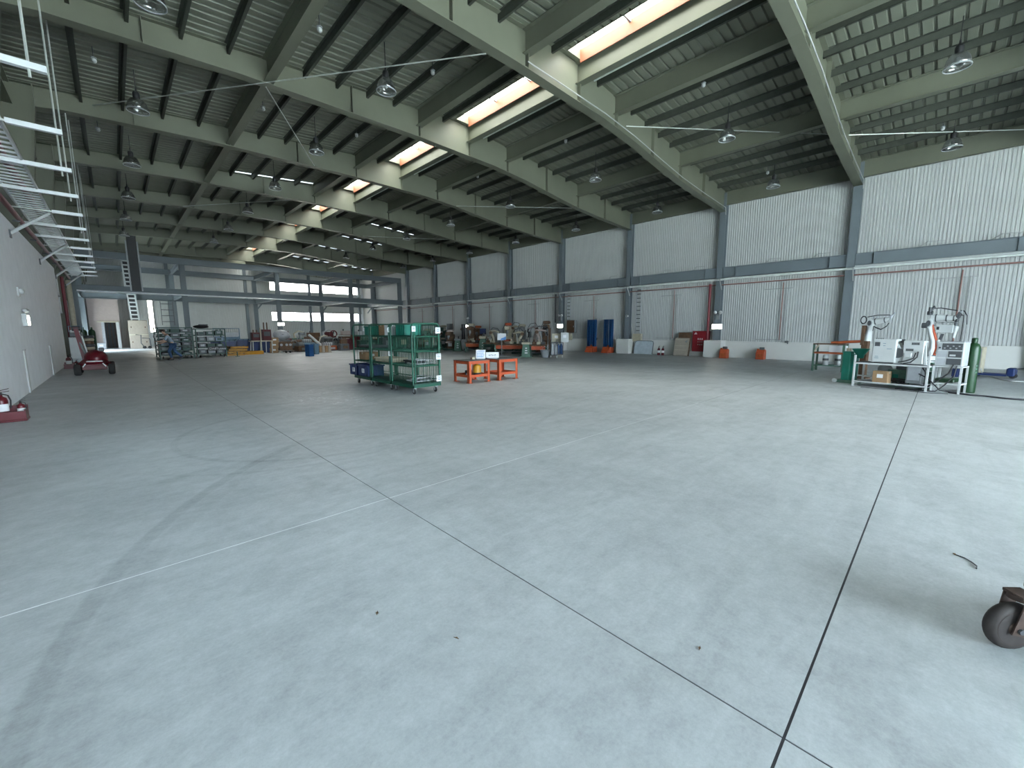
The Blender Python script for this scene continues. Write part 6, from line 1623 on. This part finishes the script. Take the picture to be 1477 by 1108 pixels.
carton((20.36, 26.99) + (0,), 'white parts carton between the green pedestal and the large brown welder', (0.45, 0.45, 0.8), 'paper', tape=False, nm='parts_box')
p1 = press_cell((20.31, 25.75) + (0,), 'large brown spot welder with a rounded top among the cells', 'rust', 1.25, 'cream')
jig_bench((18.38, 23.07) + (0,), 'orange-trayed jig bench before the large brown welder', 'deeporange', 'mgreen', 1.0)
pedestal_unit((18.29, 21.88) + (0,), 'green feeder pedestal with a cream spout right of the large brown welder', 'mgreen', 1.3, 'cream')
mon = thing('monitor_post', 'black monitor on a post between the welding cells', 'monitor', (20.67, 24.73) + (0,), FACE)
MB().cyl((0, 0, 0), (0, 0, 1.25), 0.04, 8).cyl((0, 0, 0), (0, 0, .04), 0.2, 10).build('post', 'darkgrey', mon)
MB().cbox((0, -.05, 1.45), (0.5, 0.08, 0.45), bev=0.02).build('screen_case', 'black', mon)
MB().box(-.22, .22, -.095, -.09, 1.27, 1.64).build('screen', 'blue', mon)
robot_cell((19.85, 22.65) + (0,), 'robot cell with a black head right of the monitor post', 'mgreen', 'cream', 1.05, 1)
jig_bench((18.78, 21.35) + (0,), 'cream-topped green bench under the black-headed robot', 'dgreen', 'mgreen', 1.3)
pk = press_cell((20.62, 21.83) + (0,), 'tan spot welder with a domed orange top behind the paper sign', 'cream', 1.25, 'orange')
sg = thing('notice_sheet', 'white notice with a blue lower half fixed before the tan welder', 'notice', (17.3, 18.9, 0), FACE + 0.3)
MB().cyl((0, .03, 0), (0, .03, 1.2), 0.03, 8).cyl((0, .03, 0), (0, .03, 0.04), 0.18, 10).build('post', 'grey', sg)
MB().cbox((0, 0, 1.15), (0.55, .02, 0.42), bev=0.004).build('panel', 'paper', sg)
MB().prism([(-.1, .95), (.26, .95), (.26, 1.18), (.12, 1.1), (-.02, 1.06)], 'y', -.016, -.011).build('blue_print', 'inkblue', sg)
jig_bench((18.02, 18.76) + (0,), 'wide bench with a bright orange front tray in the cell row', 'orange', 'mgreen', 2.0)
robot_cell((19.49, 19.43) + (0,), 'cream robot right of the orange-trayed bench', 'mgreen', 'cream', 1.0, -1)
pedestal_unit((17.23, 16.72) + (0,), 'front green pedestal with white markings down its face', 'mgreen', 0.98, 'cream')
mon2 = thing('monitor_post', 'thin black control post behind the white-marked green pedestal', 'monitor', (20.48, 19.54) + (0,), FACE)
MB().cyl((0, 0, 0), (0, 0, 1.1), 0.04, 8).cyl((0, 0, 0), (0, 0, .04), 0.2, 10).build('post', 'darkgrey', mon2)
MB().cbox((0, -.04, 1.25), (0.22, 0.1, 0.4), bev=0.02).build('control_case', 'black', mon2)
ar = thing('guard_arch', 'black tube guard arch over the right end robot', 'guard', (19.75, 18.09) + (0,), FACE)
MB().tube([(-.6, 0, 0), (-.5, 0, 1.5), (-.35, 0, 1.78), (.5, 0, 1.78), (.62, 0, 1.6), (.65, 0, 0)], 0.03, 8).build('arch_tube', 'grey', ar)
MB().cyl((.35, -.1, 1.65), (.6, -.1, 1.8), 0.1, 10).build('lamp_head', 'black', ar)
robot_cell((19.52, 17.82) + (0,), 'pink and white robot under the guard arch', 'rust', 'pink', 1.1, 1)
jig_bench((18.19, 16.61) + (0,), 'bench with an orange side box under the guard arch', 'orange', 'dgreen', 0.9)
bk_ = thing('bucket', 'grey metal bucket on the floor at the end of the cell row', 'bucket', (17.54, 15.53) + (0,))
MB().lathe([(0, 0.01), (0.20, 0.01), (0.27, 0.42), (0.285, 0.42), (0.285, 0.44), (0.262, 0.44), (0.195, 0.03), (0, 0.03)], 18).build('body', 'lgrey', bk_)
MB().tube([(-.27, 0, .42), (-.2, 0, .56), (0, 0, .62), (.2, 0, .56), (.27, 0, .42)], .01, 6).build('handle', 'grey', bk_)
def trolley(loc, lab, drum, s):
    t = thing('gas_trolley', lab, 'trolley', loc, FACE)
    MB().cbox((0, 0, .16), (.42, .6, .04), bev=.01).build('deck', 'darkgrey', t)
    for x in (-.17, .17):
        for y in (-.24, .24): MB().cyl((x - .02, y, .07), (x + .02, y, .07), .07, 12).build('wheel', 'white', t)
    MB().tube([(-.2, .28, .18), (-.2, .28, 1.0), (.2, .28, 1.0), (.2, .28, .18)], .018, 6).tube([(-.2, -.28, .18), (-.2, -.28, .85), (.2, -.28, .85), (.2, -.28, .18)], .018, 6).build('frame', 'darkgrey', t)
    for x in (-.09, .09): MB().lathe([(0, 0), (.08, 0), (.085, .02), (.085, .46), (.05, .54), (.03, .6), (0, .6)], 12, (x, -.02, .18)).build('bottle', drum, t)
    MB().box(-.2, .2, -.27, .27, .83, .86).build('top_tray', 'darkgrey', t)
trolley((17.89, 15.16) + (0,), 'welder trolley with a cream box, left of the pair by the right wall', 'lgrey', 1)
trolley((18.56, 15.31) + (0,), 'welder trolley with dark blue bottles, right of the pair', 'brightblue', 1)
carton((18.98, 15.9, 0.86), 'cream box on top of the left welder trolley', (.5, .45, .5), 'cream', rz=FACE, tape=False, nm='tool_box')
carton((18.95, 15.25, 0.86), 'white box on top of the right welder trolley', (.45, .45, .55), 'white', rz=FACE, tape=False, nm='tool_box')

press_cell((21.44, 31.22) + (0,), 'dark green spot welder behind the brown one by the rod racks', 'dgreen', 1.2, 'cream')
robot_cell((22.19, 29.22) + (0,), 'pinkish robot behind the white parts carton', 'mgreen', 'pink', 1.25, 1)
press_cell((21.82, 26.74) + (0,), 'brown narrow welder behind the cream-spouted pedestal', 'rust', 1.15, 'deeporange')
pedestal_unit((19.56, 21.50) + (0,), 'green pedestal between the cream robot bench and the paper notice', 'mgreen', 1.1, 'cream')
robot_cell((22.36, 22.97) + (0,), 'cream robot with raised arm behind the orange-trayed bench', 'mgreen', 'cream', 1.3, 1)
press_cell((21.89, 21.66) + (0,), 'grey slim welder behind the white-marked pedestal', 'grey', 1.2, 'cream')
robot_cell((22.05, 20.47) + (0,), 'pale robot left of the guard arch', 'dgreen', 'pink', 1.25, -1)
press_cell((20.69, 18.20) + (0,), 'brown welder between the guard arch and the trolleys', 'rust', 1.3, 'rust')
